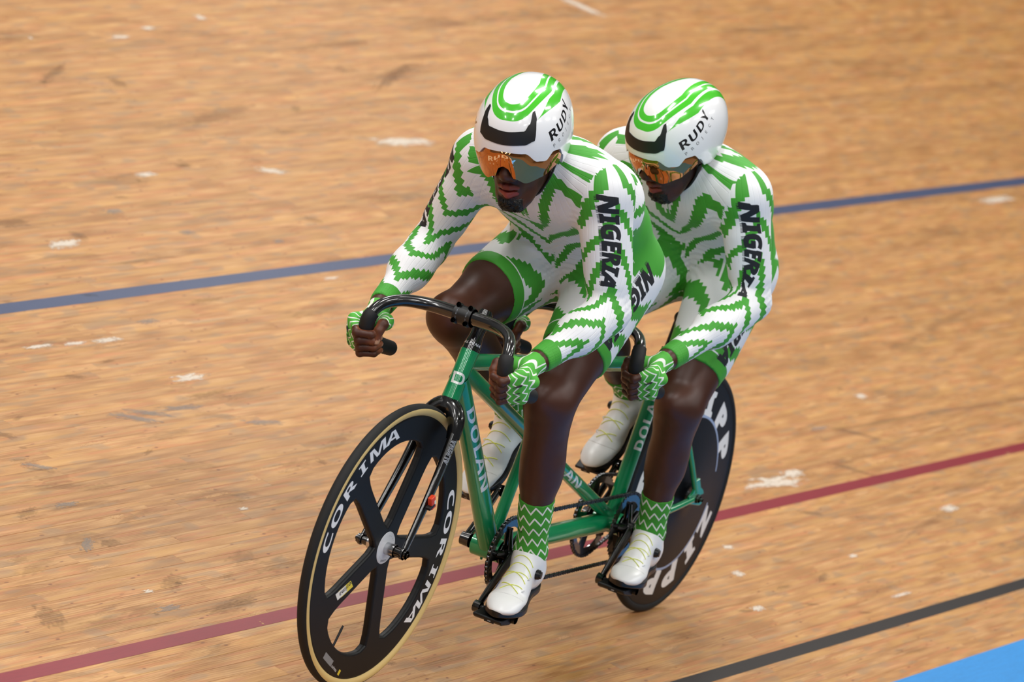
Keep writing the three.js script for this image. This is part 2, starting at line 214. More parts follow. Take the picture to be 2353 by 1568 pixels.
// front wheel turn, lettering angles (degrees, clockwise from the top as seen from the rider's left), valve angle
const WHEEL_TURN = rad(-103);
const VALVE = -62;
const LETTERS = { front: [['CORIMA', 0.283, 101, 12, 70, '#f0f0f0'], ['CORIMA', 0.283, -51, 12.5, 70, '#f0f0f0']], spoke: 150, tag: 30, rear: [30, 152, 272] };
// pitch of the feet: [front rider [left, right], rear rider [left, right]]
const FOOT = [[rad(-9), rad(-41)], [rad(-4), rad(-38)]];
const SHOE_UP = 0.0165, SHOE_BACK = 0.22, SHOE_Z = [0.14, 0.118], TOE_OUT = [0.2, 0.04];
// ---------------------------------------------------------------- the hall
const betaAt = (s) => rad(clamp(9 - 1.5 * s, 5, 42));
function surf(s, w, lift = 0) { const b = betaAt(s); return V(s, w * Math.sin(b) + lift * Math.cos(b), w * Math.cos(b) - lift * Math.sin(b)); }
{
  const wallMat = std({ color: new THREE.Color().setRGB(0.16, 0.165, 0.175), roughness: 0.9 });
  const ceilMat = std({ color: new THREE.Color().setRGB(0.14, 0.14, 0.145), roughness: 0.95 });
  const box = (x0, x1, y0, y1, z0, z1) => { const g = new THREE.BoxGeometry(x1 - x0, y1 - y0, z1 - z0); g.translate((x0 + x1) / 2, (y0 + y1) / 2, (z0 + z1) / 2); return g; };
  structure(mesh('wall_left', box(-24, 26, -1, CEILING_Y, -20.3, -20), wallMat), 'plain grey hall wall across the infield', 'wall');
  structure(mesh('wall_right', box(-24, 26, -1, CEILING_Y, 9, 9.3), wallMat), 'plain grey hall wall behind the banked track', 'wall');
  structure(mesh('wall_back', box(-24.3, -24, -1, CEILING_Y, -20, 9), wallMat), 'plain grey hall end wall behind the riders', 'wall');
  structure(mesh('wall_front', box(26, 26.3, -1, CEILING_Y, -20, 9), wallMat), 'plain grey hall end wall ahead of the riders', 'wall');
  structure(mesh('ceiling', box(-24.3, 26.3, CEILING_Y, CEILING_Y + 0.3, -20.3, 9.3), ceilMat), 'pale grey hall ceiling above the track', 'ceiling');
  structure(mesh('floor_infield', box(-24, 26, -1.2, -1.0, -20, 9), std({ color: new THREE.Color().setRGB(0.2, 0.21, 0.22), roughness: 0.7 })), 'grey infield floor inside the track', 'floor');
  const housing = std({ color: 0x8a8d90, roughness: 0.5, metalness: 0.6 }), glow = std({ color: 0xffffff, emissive: new THREE.Color(1, 0.985, 0.955), emissiveIntensity: 3 });
  lampSpots.forEach(([x, z], i) => {
    const t = thing('ceiling_lamp', 'long white ceiling lamp in rows above the track', 'lamp', 'ceiling lamps in rows');
    t.position.set(x, CEILING_Y, z);
    mesh('housing', new RoundedBoxGeometry(3.5, 0.1, 1.0, 2, 0.02), housing, t).position.y = -0.05;
    mesh('diffuser', new RoundedBoxGeometry(3.4, 0.02, 0.9, 2, 0.008), glow, t).position.y = -0.11;
  });
}

// ---------------------------------------------------------------- banked pine track
const floor = new THREE.Group(); floor.name = 'floor';
structure(floor, 'banked velodrome track of narrow pine boards with painted lines', 'floor');
const woodTex = (() => {
  const [c, g] = canvas(2048, 1024), im = g.createImageData(2048, 1024), D = im.data;
  for (let r = 0; r < 16; r++) {
    const knots = [];
    for (let k = 0; k < 5; k++) knots.push([rnd() * 2048, 10 + rnd() * 44, 5 + rnd() * 7, 2 + rnd() * 3, 0.5 + rnd() * 0.5]);
    const wav = 6 + rnd() * 16, cx = rnd() * 2048, tight = 0.35 + rnd() * 0.5, arch = rnd() < 0.5;
    for (let y = 0; y < 64; y++) for (let x = 0; x < 2048; x++) {
      let warp = wav * (vnoise(x / 240 + r * 31, r * 7.3) - 0.5) + (arch ? 0.000012 * (x - cx) ** 2 * ((y - 32) / 32) ** 2 : 0);
      let sh = 0, kd = 0, kr = 0;
      for (const [kx, ky, ka, kb, ks] of knots) {
        const dx = Math.abs(x - kx) > 1024 ? 2048 - Math.abs(x - kx) : Math.abs(x - kx), dy = y - ky, q = (dx / ka) ** 2 + (dy / kb) ** 2;
        if (q < 1) { kd = Math.max(kd, ks * (1 - q * 0.4)); } else if (q < 6) kr = Math.max(kr, ks * 0.35 * (1 - q / 6));
        warp += 7 * Math.sign(dy || 1) * Math.exp(-((dx / 55) ** 2)) * Math.exp(-((dy / 14) ** 2));
      }
      const rings = Math.sin((y + warp) * tight * 1.3 + 2.2 * vnoise(x / 500, r * 3.1 + y / 40)) * 0.5 + 0.5;
      const fine = vnoise(x / 26, y * 1.1 + r * 91) * 0.6 + vnoise(x / 7, y * 2.3 + r * 17) * 0.4;
      const coarse = vnoise(x / 130 + 77 * r, y / 22 + r * 5) - 0.5;
      let d = 0.24 * Math.pow(rings, 3) + 0.24 * (fine - 0.5) + 0.44 * coarse;
      const grey = sstep(0.62, 0.9, vnoise(x / 90 + r * 13, y / 26 + 40 + r)) * 0.3;
      const red = Math.pow(rings, 4) * 0.10;
      let R = 181 - d * 82, G = 136 - d * 88 - red * 60, B = 84 - d * 78 - red * 70;
      const hr = sstep(0.55, 0.85, vnoise(x / 150 + 9 * r, y / 9 + r * 3.7 + 11)) * 0.5, ho = sstep(0.55, 0.85, vnoise(x / 210 + 5 * r, y / 14 + r * 2.3 + 71)) * 0.5, pale = sstep(0.7, 0.9, vnoise(x / 120 + 3 * r, y / 5 + r * 7.9 + 31)) * 0.45;
      R = lerp(R, 184, hr); G = lerp(G, 116, hr); B = lerp(B, 72, hr); R = lerp(R, 194, ho); G = lerp(G, 148, ho); B = lerp(B, 82, ho); R = lerp(R, 206, pale); G = lerp(G, 164, pale); B = lerp(B, 116, pale);
      R = lerp(R, 146, grey * 1.6); G = lerp(G, 120, grey * 1.6); B = lerp(B, 94, grey * 1.6);
      const ring = kr * 0.6; R = lerp(R, 170, ring); G = lerp(G, 96, ring); B = lerp(B, 50, ring);
      R = lerp(R, 96, kd * 0.8); G = lerp(G, 52, kd * 0.8); B = lerp(B, 32, kd * 0.8);
      const o = ((r * 64 + y) * 2048 + x) * 4; D[o] = R; D[o + 1] = G; D[o + 2] = B; D[o + 3] = 255;
    }
  }
  g.putImageData(im, 0, 0); return tex(c);
})();
const plankMat = std({ map: woodTex, roughness: 0.5, vertexColors: true });
const PW = 0.0425, GAP = 0.0004;
function plankGeo(s0, s1, w0, w1, strip, uOff, tint, seg, lift = 0, thick = 0.016) {
  const pos = [], uv = [], col = [], idx = [], bev = 0.00035;
  // section: bottom left, top left (chamfered), top right, bottom right
  const sec = [[w0, -thick, 0.0], [w0, -bev, 0.02], [w0 + bev, 0, 0.04], [w1 - bev, 0, 0.96], [w1, -bev, 0.98], [w1, -thick, 1]];
  const quads = [];
  for (let i = 0; i <= seg; i++) { const s = lerp(s0, s1, i / seg); for (const [w, y, v] of sec) { const p = surf(s, w, y + lift); pos.push(p.x, p.y, p.z); uv.push(s / 2.0 + uOff, (strip + clamp(v, 0.03, 0.97)) / 16); col.push(...tint); } }
  const m = sec.length;
  for (let i = 0; i < seg; i++) for (let j = 0; j < m - 1; j++) { const a = i * m + j, b = a + m; idx.push(a, b, a + 1, b, b + 1, a + 1); }
  for (const e of [0, seg]) { const o = e * m; for (let j = 1; j < m - 1; j++) e ? idx.push(o, o + j, o + j + 1) : idx.push(o, o + j + 1, o + j); }
  let g = new THREE.BufferGeometry();
  g.setAttribute('position', new THREE.Float32BufferAttribute(pos, 3)); g.setAttribute('uv', new THREE.Float32BufferAttribute(uv, 2)); g.setAttribute('color', new THREE.Float32BufferAttribute(col, 3)); g.setIndex(idx);
  g = g.toNonIndexed(); g.computeVertexNormals(); return g;
}
{
  const W0 = -0.54, rows = Math.round(4.9 / PW), planks = [];
  const eye = V(8.551021, 2.138877, -3.436876), fz = V(-0.893516, -0.163247, 0.418305), rx = V(-0.447287, 0.241549, -0.861156), uy = V(-0.03954, 0.956559, 0.288846);
  for (let r = 0; r < rows; r++) {
    const w0 = W0 + r * PW, w1 = w0 + PW - GAP;
    // the stretch of track that this part of the hall shows, with a margin for other standpoints
    let s = lerp(4.2, 0.6, clamp((w0 + 0.5) / 4.2, 0, 1)) - rnd() * 1.5 + 0.9;
    const end = lerp(-4.2, -13, clamp((w0 + 0.5) / 3.4, 0, 1));
    while (s > end) {
      const len = 1.8 + rnd() * 2.4, s0 = s - len;
      const t = 0.86 + rnd() * 0.17, k = rnd(), tint = [t * (1.0 + 0.02 * k), t * (0.985 + 0.03 * (k - 0.5)), t * (0.97 + 0.10 * (k - 0.5))];
      const mid = surf(s - len / 2, w0), d = mid.clone().sub(eye), dep = d.dot(fz), px = d.dot(rx) / dep * 8166, py = d.dot(uy) / dep * 8166;
      const inside = Math.max(0, Math.abs(px) - 1176) + Math.max(0, Math.abs(py) - 784);
      planks.push({ args: [s0, s - GAP, w0, w1, Math.floor(rnd() * 16), rnd(), tint, Math.max(3, Math.round(len / 0.35)), (rnd() - 0.5) * 0.00016], rank: 1 / dep * (inside > 600 ? 0.3 : 1) * len });
      s = s0;
    }
  }
  planks.sort((a, b) => b.rank - a.rank);
  planks.slice(0, 290).forEach((p) => mesh('plank', plankGeo(...p.args), plankMat, floor));
  const rest = mesh('distant_planks', mergeGeometries(planks.slice(290).map((p) => plankGeo(...p.args)), false), plankMat, floor, 'narrow pine boards farther along the banked track');
  rest.userData.kind = 'stuff';
  console.log('planks', planks.length);
}
// boarded deck under and beyond the boards above
function sheet(s0, s1, w0, w1, ns, nw, lift, us = 2, uw = 16 * PW, thick = 0.05) {
  const pos = [], uv = [], idx = [], col = [];
  for (let q = 0; q < 2; q++) for (let i = 0; i <= ns; i++) for (let j = 0; j <= nw; j++) { const s = lerp(s0, s1, i / ns), w = lerp(w0, w1, j / nw), p = surf(s, w, lift - q * thick); pos.push(p.x, p.y, p.z); uv.push(s / us, w / uw); col.push(1, 1, 1); }
  const m = nw + 1, K = (ns + 1) * m;
  for (let i = 0; i < ns; i++) for (let j = 0; j < nw; j++) { const a = i * m + j, b = a + m; idx.push(a, a + 1, b, b, a + 1, b + 1, K + a, K + b, K + a + 1, K + b, K + b + 1, K + a + 1); }
  for (let i = 0; i < ns; i++) for (const j of [0, nw]) { const a = i * m + j, b = a + m; idx.push(a, b, K + a, b, K + b, K + a); }
  for (let j = 0; j < nw; j++) for (const i of [0, ns]) { const a = i * m + j, b = a + 1; idx.push(a, b, K + a, b, K + b, K + a); }
  let g = new THREE.BufferGeometry();
  g.setAttribute('position', new THREE.Float32BufferAttribute(pos, 3)); g.setAttribute('uv', new THREE.Float32BufferAttribute(uv, 2)); g.setAttribute('color', new THREE.Float32BufferAttribute(col, 3)); g.setIndex(idx);
  g = g.toNonIndexed(); g.computeVertexNormals(); return g;
}
mesh('deck', sheet(-23, 25, -0.54, 6.2, 96, 8, -0.0165), std({ map: woodTex, roughness: 0.55, vertexColors: true, color: new THREE.Color().setRGB(0.94, 0.93, 0.9) }), floor, 'boarded deck of the track');
// painted lines and the blue inner band, worn paint with its own grain
const paintTex = (() => {
  const [c, g] = canvas(1024, 128), im = g.createImageData(1024, 128), D = im.data;
  for (let y = 0; y < 128; y++) for (let x = 0; x < 1024; x++) {
    const a = vnoise(x / 60, y / 2.2) * 0.5 + vnoise(x / 14, y / 5 + 50) * 0.3 + vnoise(x / 200, y / 40 + 9) * 0.2;
    const v = 255 * (0.93 + 0.10 * (a - 0.5) - (a > 0.78 ? 0.08 : 0)), o = (y * 1024 + x) * 4; D[o] = D[o + 1] = D[o + 2] = v; D[o + 3] = 255;
  }
  g.putImageData(im, 0, 0); return tex(c);
})();
for (const [w0, w1, col, label] of [[-0.338, -0.294, 0x2a2726, 'black painted measuring line along the boards'], [0.296, 0.341, 0x8a2530, 'red painted line along the boards'], [1.9, 1.955, 0x46516f, 'blue painted line high on the banking']])
  mesh('painted_line', sheet(-16, 9, w0, w1, 90, 1, 0.0006, 1.2, 0.1, 0.0008), std({ map: paintTex, color: col, roughness: 0.42 }), floor, label);
mesh('painted_inner_band', sheet(-20, 20, -2.3, -0.5405, 80, 4, 0.0006, 1.2, 0.15, 0.03), std({ map: paintTex, color: 0x2f8fd8, roughness: 0.45 }), floor, 'bright blue painted band at the foot of the track');
// chalk, filler and rubber marks on the boards
{
  const smudge = (() => {
    const S = 512, [c, g] = canvas(S, S), im = g.createImageData(S, S), D = im.data;
    for (let y = 0; y < S; y++) for (let x = 0; x < S; x++) {
      const u = (x % 256) / 128 - 1, v = (y % 256) / 128 - 1, q = (x >> 8) * 37 + (y >> 8) * 91;
      const e = 1 - Math.hypot(u, v) + 0.7 * (vnoise(u * 3 + q, v * 3 + q) - 0.5) + 0.5 * (vnoise(u * 9 + q, v * 5 - q) - 0.5), k = sstep(0.1, 0.62, e) * (0.6 + 0.4 * (vnoise(u * 11 + v * 4 + q, v * 9 - u * 3 + q) * 0.6 + vnoise(u * 29 - v * 9, v * 21 + u * 7 + q) * 0.4));
      const o = (y * S + x) * 4; D[o] = D[o + 1] = D[o + 2] = 255 * k; D[o + 3] = 255;
    }
    g.putImageData(im, 0, 0); return tex(c, false);
  })();
  let count = 0;
  const blob = (s, w, a, b, turn, lift) => {
    const pos = [], uv = [], idx = [], c = Math.cos(turn), q = Math.sin(turn), k = count++ % 4; a *= 1.45; b *= 1.45;
    for (let i = 0; i <= 4; i++) for (let j = 0; j <= 2; j++) { const x = lerp(-a, a, i / 4), y = lerp(-b, b, j / 2), p = surf(s + x * c - y * q, w + x * q + y * c, lift); pos.push(p.x, p.y, p.z); uv.push(((k & 1) + lerp(0.01, 0.99, i / 4)) / 2, ((k >> 1) + lerp(0.01, 0.99, j / 2)) / 2); }
    for (let i = 0; i < 4; i++) for (let j = 0; j < 2; j++) { const e = i * 3 + j; idx.push(e, e + 1, e + 3, e + 3, e + 1, e + 4); }
    let g = new THREE.BufferGeometry(); g.setAttribute('position', new THREE.Float32BufferAttribute(pos, 3)); g.setAttribute('uv', new THREE.Float32BufferAttribute(uv, 2)); g.setIndex(idx); g = g.toNonIndexed(); g.computeVertexNormals(); return g;
  };
  const white = MARKS.white.map((m) => blob(...m, 0.0009)), dark = MARKS.dark.map((m) => blob(...m, 0.0007)), grey = MARKS.grey.map((m) => blob(...m, 0.0008)), tan = MARKS.tan.map((m) => blob(...m, 0.0006));
  const put = (list, col, label, op) => { const m = mesh('floor_marks', mergeGeometries(list, false), std({ color: col, roughness: 0.7, transparent: true, opacity: op, alphaMap: smudge }), floor, label); m.userData.kind = 'stuff'; };
  put(MARKS.stain.map((m) => blob(...m, 0.00055)), 0x6b523c, 'faint brown grime on the boards', 0.17);
  put(white, 0xd9cdbd, 'whitish filler and chalk marks on the boards', 0.95);
  put(dark, 0x4a3a2c, 'dark rubber scuffs on the boards', 0.28);
  put(grey, 0x8f8a84, 'grey smears on the boards', 0.6);
  put(tan, 0xd9ab78, 'pale worn slivers in the boards', 0.75);
}
// ---------------------------------------------------------------- the tandem
const bike = thing('tandem_bicycle', 'green track tandem with black five-spoke front wheel and solid rear disc wheel', 'bicycle');
const R = 0.334, LW = 1.6075, FBB = [1.053, 0.279], RBB = [0.381, 0.285], HT_T = [1.4135, 0.783], HT_B = [1.4525, 0.669];
const green = phys({ color: new THREE.Color().setRGB(0.003, 0.29, 0.1), roughness: 0.3, metalness: 0.15, clearcoat: 1, clearcoatRoughness: 0.06 });
const gloss = phys({ color: 0x070708, roughness: 0.25, clearcoat: 1, clearcoatRoughness: 0.05 });
const satin = std({ color: 0x0b0b0c, roughness: 0.45 });
const rubber = std({ color: 0x101010, roughness: 0.75 });
const tapeMat = std({ color: 0x0d0d0e, roughness: 0.65 });
const silver = std({ color: 0xc9cbcf, roughness: 0.25, metalness: 1 });
const steel = std({ color: 0x77797c, roughness: 0.32, metalness: 1 });
const P2 = ([x, y], z = 0) => V(x, y, z);
// tube with lettering: letters run along the tube, centred at the angle 'at' (0..1 round the tube)
function letteredMat(text, { size = 62, bg = null, at = 0.5, start = 0.1, end = 0.9, fg = '#f2f4f0', flip = false, w = 1024, h = 256, bold = true, extra = null } = {}) {
  const [c, g] = canvas(w, h);
  g.fillStyle = '#' + new THREE.Color().setRGB(0.003, 0.29, 0.1).getHexString(); if (bg) g.fillStyle = bg; g.fillRect(0, 0, w, h);
  if (extra) extra(g, w, h);
  g.fillStyle = fg; g.font = (bold ? 'bold ' : '') + size + 'px sans-serif'; g.textBaseline = 'middle'; g.textAlign = 'center';
  const m = g.measureText(text).width, span = (end - start) * w;
  for (const k of [-1, 0, 1]) { g.save(); g.translate((start + end) / 2 * w, (at + k) * h); if (flip) g.scale(-1, -1); g.scale(span / m, 1); g.fillText(text, 0, 0); g.restore(); }
  return tex(c);
}
const greenMap = (map) => phys({ map, roughness: 0.3, metalness: 0.15, clearcoat: 1, clearcoatRoughness: 0.06 });
{
  // frame tubes. tubeGeo with up = -z puts angle 0 on the rider's left side (the one that faces the camera)
  const left = [0, 0, -1];
  const htDir = [(HT_T[0] - HT_B[0]), (HT_T[1] - HT_B[1])];
  const badge = (() => {
    const [c, g] = canvas(512, 512); g.fillStyle = '#' + new THREE.Color().setRGB(0.003, 0.29, 0.1).getHexString(); g.fillRect(0, 0, 512, 512);
    // white letter D badge facing forward; u runs up the tube, v round it
    g.save(); g.translate(215, 512 * 0.81); g.rotate(Math.PI / 2); g.strokeStyle = '#f4f6f2'; g.lineWidth = 24;
    g.beginPath(); g.moveTo(-52, -44); g.lineTo(-52 + 8, 48); g.lineTo(10, 48); g.quadraticCurveTo(52, 48, 52, 6); g.quadraticCurveTo(52, -44, 6, -44); g.lineTo(-66, -44); g.stroke();
    g.fillStyle = '#f4f6f2'; g.fillRect(-70, -56, 36, 24);
    g.restore(); return tex(c);
  })();
  const headTube = mesh('head_tube', tubeGeo([P2(HT_B), P2(HT_T)], (t) => 0.0222 - 0.0016 * Math.sin(Math.PI * t), { seg: 12, sides: 32, straight: true, up: left }), greenMap(badge), bike);
  mesh('down_tube', tubeGeo([P2([1.437, 0.722]), P2([1.062, 0.292])], (t) => lerp(0.0235, 0.0265, t), { seg: 12, sides: 32, straight: true, up: left, squash: [0.95, 1.04] }), greenMap(letteredMat('DOLAN', { size: 58, at: 0.035, start: 0.145, end: 0.657, w: 1024, h: 256 })), bike, 'green down tube with white lettering');
  mesh('top_tube', tubeGeo([P2([1.42, 0.757]), P2([0.31, 0.699])], 0.0195, { seg: 24, sides: 28, straight: true, up: left }), greenMap(letteredMat('DOLAN', { size: 64, at: -0.08, start: 0.46, end: 0.637 })), bike, 'green top tube with white lettering');
  mesh('diagonal_tube', tubeGeo([P2([1.428, 0.742]), P2([0.39, 0.298])], (t) => lerp(0.0195, 0.0175, t), { seg: 24, sides: 28, straight: true, up: left }), greenMap(letteredMat('DOLAN', { size: 78, at: 0.05, start: 0.5, end: 0.754 })), bike, 'green diagonal tube with white lettering');
  mesh('boom_tube', tubeGeo([P2(FBB), P2(RBB)], 0.0255, { seg: 12, sides: 32, straight: true, up: left }), green, bike);
  mesh('seat_tube', tubeGeo([P2(FBB), P2([0.925, 0.762])], (t) => 0.0148, { seg: 12, sides: 28, straight: true, up: left }), green, bike);
  mesh('seat_tube', tubeGeo([P2(RBB), P2([0.285, 0.735])], (t) => 0.0192, { seg: 12, sides: 28, straight: true, up: left }), greenMap(letteredMat('DOLAN', { size: 78, at: -0.085, start: 0.41, end: 0.78 })), bike, 'green rear seat tube with white lettering');
  for (const b of [FBB, RBB]) mesh('bottom_bracket_shell', merged([cyl(V(b[0], b[1], -0.037), V(b[0], b[1], 0.037), 0.0285, 0.0285, 40), cyl(V(b[0], b[1] - 0.0275, -0.012), V(b[0], b[1] - 0.0345, -0.012), 0.004, 0.003, 12), cyl(V(b[0], b[1] - 0.0275, 0.012), V(b[0], b[1] - 0.0345, 0.012), 0.004, 0.003, 12)]), green, bike);
  for (const s of [-1, 1]) {
    mesh('chain_stay', tubeGeo([V(0.36, 0.285, s * 0.027), V(0.25, 0.295, s * 0.045), V(0.12, 0.315, s * 0.057), V(0.022, 0.332, s * 0.062)], (t) => lerp(0.0115, 0.0085, t), { seg: 24, sides: 18 }), green, bike);
    mesh('seat_stay', tubeGeo([V(0.285, 0.69, s * 0.017), V(0.19, 0.58, s * 0.04), V(0.08, 0.44, s * 0.056), V(0.012, 0.352, s * 0.062)], (t) => lerp(0.009, 0.0075, t), { seg: 24, sides: 18 }), green, bike);
    const sh = new THREE.Shape(); sh.moveTo(0.045, 0.322); sh.lineTo(-0.03, 0.312); sh.quadraticCurveTo(-0.048, 0.316, -0.046, 0.327); sh.lineTo(-0.012, 0.331); sh.quadraticCurveTo(0.004, 0.334, -0.012, 0.341); sh.lineTo(-0.04, 0.344); sh.quadraticCurveTo(-0.036, 0.356, -0.01, 0.364); sh.lineTo(0.012, 0.39); sh.lineTo(0.03, 0.385); sh.quadraticCurveTo(0.018, 0.35, 0.05, 0.342);
    mesh('dropout', extrudeZ(sh, s * 0.0585, s * 0.0655, 0.001), green, bike);
  }
}
// ---- fork
{
  const forkText = (() => { const [c, g] = canvas(1024, 128); g.fillStyle = '#0b0b0c'; g.fillRect(0, 0, 1024, 128); g.strokeStyle = '#dfe2e6'; g.fillStyle = '#dfe2e6'; g.font = 'bold 30px sans-serif'; g.textBaseline = 'middle'; g.lineWidth = 1.6; g.save(); g.translate(150, 7); g.scale(-1.9, -1); g.textAlign = 'center'; g.strokeText('ALPINA', 0, 0); g.restore(); g.save(); g.translate(150, 135); g.scale(-1.9, -1); g.textAlign = 'center'; g.strokeText('ALPINA', 0, 0); g.restore(); return tex(c); })();
  const blackText = phys({ map: forkText, roughness: 0.25, clearcoat: 1, clearcoatRoughness: 0.05 });
  const fork = mesh('fork_crown', merged([
    tubeGeo([P2([1.4515, 0.672]), P2([1.4585, 0.648])], (t) => lerp(0.0222, 0.024, t), { seg: 4, sides: 28, straight: true }),
    tubeGeo([V(1.475, 0.59, -0.041), V(1.466, 0.632, -0.034), V(1.458, 0.655, -0.012), V(1.458, 0.655, 0.012), V(1.466, 0.632, 0.034), V(1.475, 0.59, 0.041)], (t) => 0.0155 + 0.006 * Math.sin(Math.PI * t), { seg: 40, sides: 20 }),
  ]), gloss, bike, 'glossy black fork crown');
  for (const s of [-1, 1]) {
    mesh('fork_blade', tubeGeo([V(1.4735, 0.6, s * 0.041), V(1.51, 0.515, s * 0.0455), V(1.56, 0.42, s * 0.0505), V(1.603, 0.343, s * 0.054)], (t) => lerp(0.0145, 0.0085, t), { seg: 32, sides: 20, up: [0, 0, -1], squash: [0.78, 1.15] }), s < 0 ? blackText : gloss, bike, s < 0 ? 'glossy black fork blade with white outlined lettering' : undefined);
    const sh = new THREE.Shape(); sh.absellipse(1.606, 0.336, 0.017, 0.0135, 0, Math.PI * 2, false, -0.6);
    mesh('fork_end', extrudeZ(sh, s * 0.0505, s * 0.0575, 0.0015), gloss, bike);
  }
  const chip = group('timing_chip', bike); chip.userData.label = 'orange timing chip strapped to the fork blade';
  const cg = new RoundedBoxGeometry(0.018, 0.032, 0.012, 3, 0.003); cg.rotateZ(-0.5);
  mesh('chip_case', cg, std({ color: 0xd8401c, roughness: 0.4 }), chip).position.set(1.553, 0.455, -0.0665);
  const bg = new RoundedBoxGeometry(0.022, 0.007, 0.0125, 2, 0.001); bg.rotateZ(-0.5);
  mesh('chip_strap', bg, satin, chip).position.set(1.557, 0.4455, -0.067);
  mesh('chip_label', new RoundedBoxGeometry(0.006, 0.010, 0.0005, 1, 0.0001).rotateZ(-0.5), std({ color: 0xe8e4da, roughness: 0.6 }), chip).position.set(1.549, 0.457, -0.0728);
}
// ---- headset, stems, bars
function barPath(dx, dy, s) { return [[1.484, 0.868, 0.0], [1.487, 0.869, 0.03], [1.502, 0.8695, 0.09], [1.535, 0.864, 0.14], [1.572, 0.846, 0.1675], [1.592, 0.815, 0.1775], [1.583, 0.78, 0.181], [1.548, 0.757, 0.1835], [1.49, 0.744, 0.185], [1.432, 0.733, 0.186]].map(([x, y, z]) => V(x + dx, y + dy, z * s)); }
{
  const up = V(HT_T[0] - HT_B[0], HT_T[1] - HT_B[1], 0).normalize(), T = V(HT_T[0], HT_T[1], 0), at = (d) => T.clone().addScaledVector(up, d);
  const spTex = (() => { const [c, g] = canvas(512, 512); g.fillStyle = '#0b0b0c'; g.fillRect(0, 0, 512, 512); g.fillStyle = '#e2e4e8'; g.font = 'italic bold 56px sans-serif'; g.textAlign = 'center'; g.textBaseline = 'middle'; g.save(); g.translate(150, 410); g.rotate(Math.PI / 2); g.scale(1.0, 1.5); g.fillText('ALPINA', 0, 0); g.restore(); return tex(c); })();
  mesh('headset_spacer', tubeGeo([at(0), at(0.012), at(0.025), at(0.052)], (t) => (t < 0.2 ? 0.0205 : lerp(0.0205, 0.0165, sstep(0.2, 0.75, t))), { seg: 20, sides: 32, straight: true, up: [0, 0, -1] }), phys({ map: spTex, roughness: 0.25, clearcoat: 1, clearcoatRoughness: 0.05 }), bike, 'glossy black headset cone with small white lettering');
  const clamp0 = V(1.484, 0.868, 0), s0 = at(0.072);
  mesh('stem', merged([cyl(at(0.05), at(0.094), 0.0175, 0.0175, 32), cyl(at(0.094), at(0.099), 0.0165, 0.0135, 32), tubeGeo([s0, clamp0.clone().add(V(-0.012, -0.003, 0))], (t) => lerp(0.0185, 0.0165, t), { seg: 6, sides: 24, straight: true })]), gloss, bike, 'black stem');
  // face plate with four bolts
  const fp = group('stem_face_plate', bike);
  const stTex = (() => { const [c, g] = canvas(512, 256); g.fillStyle = '#101011'; g.fillRect(0, 0, 512, 256); g.fillStyle = '#5f666e'; g.font = 'bold 44px sans-serif'; g.textAlign = 'center'; g.textBaseline = 'middle'; for (const x of [110, 400]) { g.save(); g.translate(x, 128); g.rotate(Math.PI / 2); g.fillText('DEDA', 0, 0); g.restore(); } return tex(c); })();
  mesh('clamp_shell', merged([tubeGeo([V(1.484, 0.868, -0.0225), V(1.484, 0.868, 0.0225)], 0.0215, { seg: 2, sides: 40, straight: true, up: [-1, 0, 0] })]), std({ map: stTex, roughness: 0.45 }), fp);
  for (const z of [-0.0155, 0.0155]) for (const a of [68, -38]) {
    const c = V(1.484 + 0.0235 * Math.cos(rad(a)), 0.868 + 0.0235 * Math.sin(rad(a)), z);
    const d = V(Math.cos(rad(15)), Math.sin(rad(15)), 0);
    mesh('bolt_boss', merged([cyl(c.clone().addScaledVector(d, -0.012), c.clone().addScaledVector(d, 0.004), 0.0062, 0.0058, 16)]), satin, fp);
    mesh('bolt', cyl(c.clone().addScaledVector(d, 0.004), c.clone().addScaledVector(d, 0.0062), 0.0036, 0.0034, 12), steel, fp);
  }
  for (const [dx, dy] of [[0, 0], [-0.71, -0.03]]) {
    const h = group('handlebar', bike); h.userData.label = dx ? 'rear glossy black drop handlebar' : 'front glossy black drop handlebar';
    const full = [...barPath(dx, dy, -1).slice(1).reverse(), ...barPath(dx, dy, 1)];
    mesh('bar', tubeGeo(full, (t) => { const c = Math.abs(t - 0.5) * 2; return c < 0.1 ? 0.0159 : 0.0159 - 0.0022 * sstep(0.1, 0.4, c); }, { seg: 160, sides: 22 }), gloss, h);
    for (const s of [-1, 1]) {
      const p = barPath(dx, dy, s), cv = new THREE.CatmullRomCurve3(p.slice(4), false, 'centripetal'), q = [];
      const t0 = dx && s < 0 ? 0.0 : 0.10;
      for (let i = 0; i <= 20; i++) q.push(cv.getPointAt(lerp(t0, 1, i / 20)));
      mesh('bar_tape', tubeGeo(q, (t) => 0.0172 + (t < 0.03 ? -0.001 : 0) + 0.0003 * Math.sin(t * 130) + 0.001 * Math.sin(t * 3.1) + (t > 0.97 ? -0.003 * sstep(0.97, 1, t) : 0), { seg: 120, sides: 20 }), tapeMat, h, 'matt black bar tape');
    }
  }
  // stoker stem on the front seat post
  mesh('seat_post', cyl(V(0.927, 0.752, 0), V(0.9, 0.835, 0), 0.0137), satin, bike);
  mesh('seat_post', cyl(V(0.287, 0.725, 0), V(0.262, 0.812, 0), 0.0137), satin, bike);
  mesh('stoker_stem', merged([cyl(V(0.927, 0.752, 0), V(0.92, 0.79, 0), 0.0195), cyl(V(0.922, 0.78, 0), V(0.782, 0.836, 0), 0.0155), cyl(V(0.774, 0.838, -0.021), V(0.774, 0.838, 0.021), 0.0205)]), satin, bike, 'black stem that carries the rear handlebar');
  mesh('seat_clamp', cyl(V(0.929, 0.745, 0), V(0.925, 0.762, 0), 0.0185), satin, bike); mesh('seat_clamp', cyl(V(0.288, 0.722, 0), V(0.283, 0.738, 0), 0.0195), satin, bike);
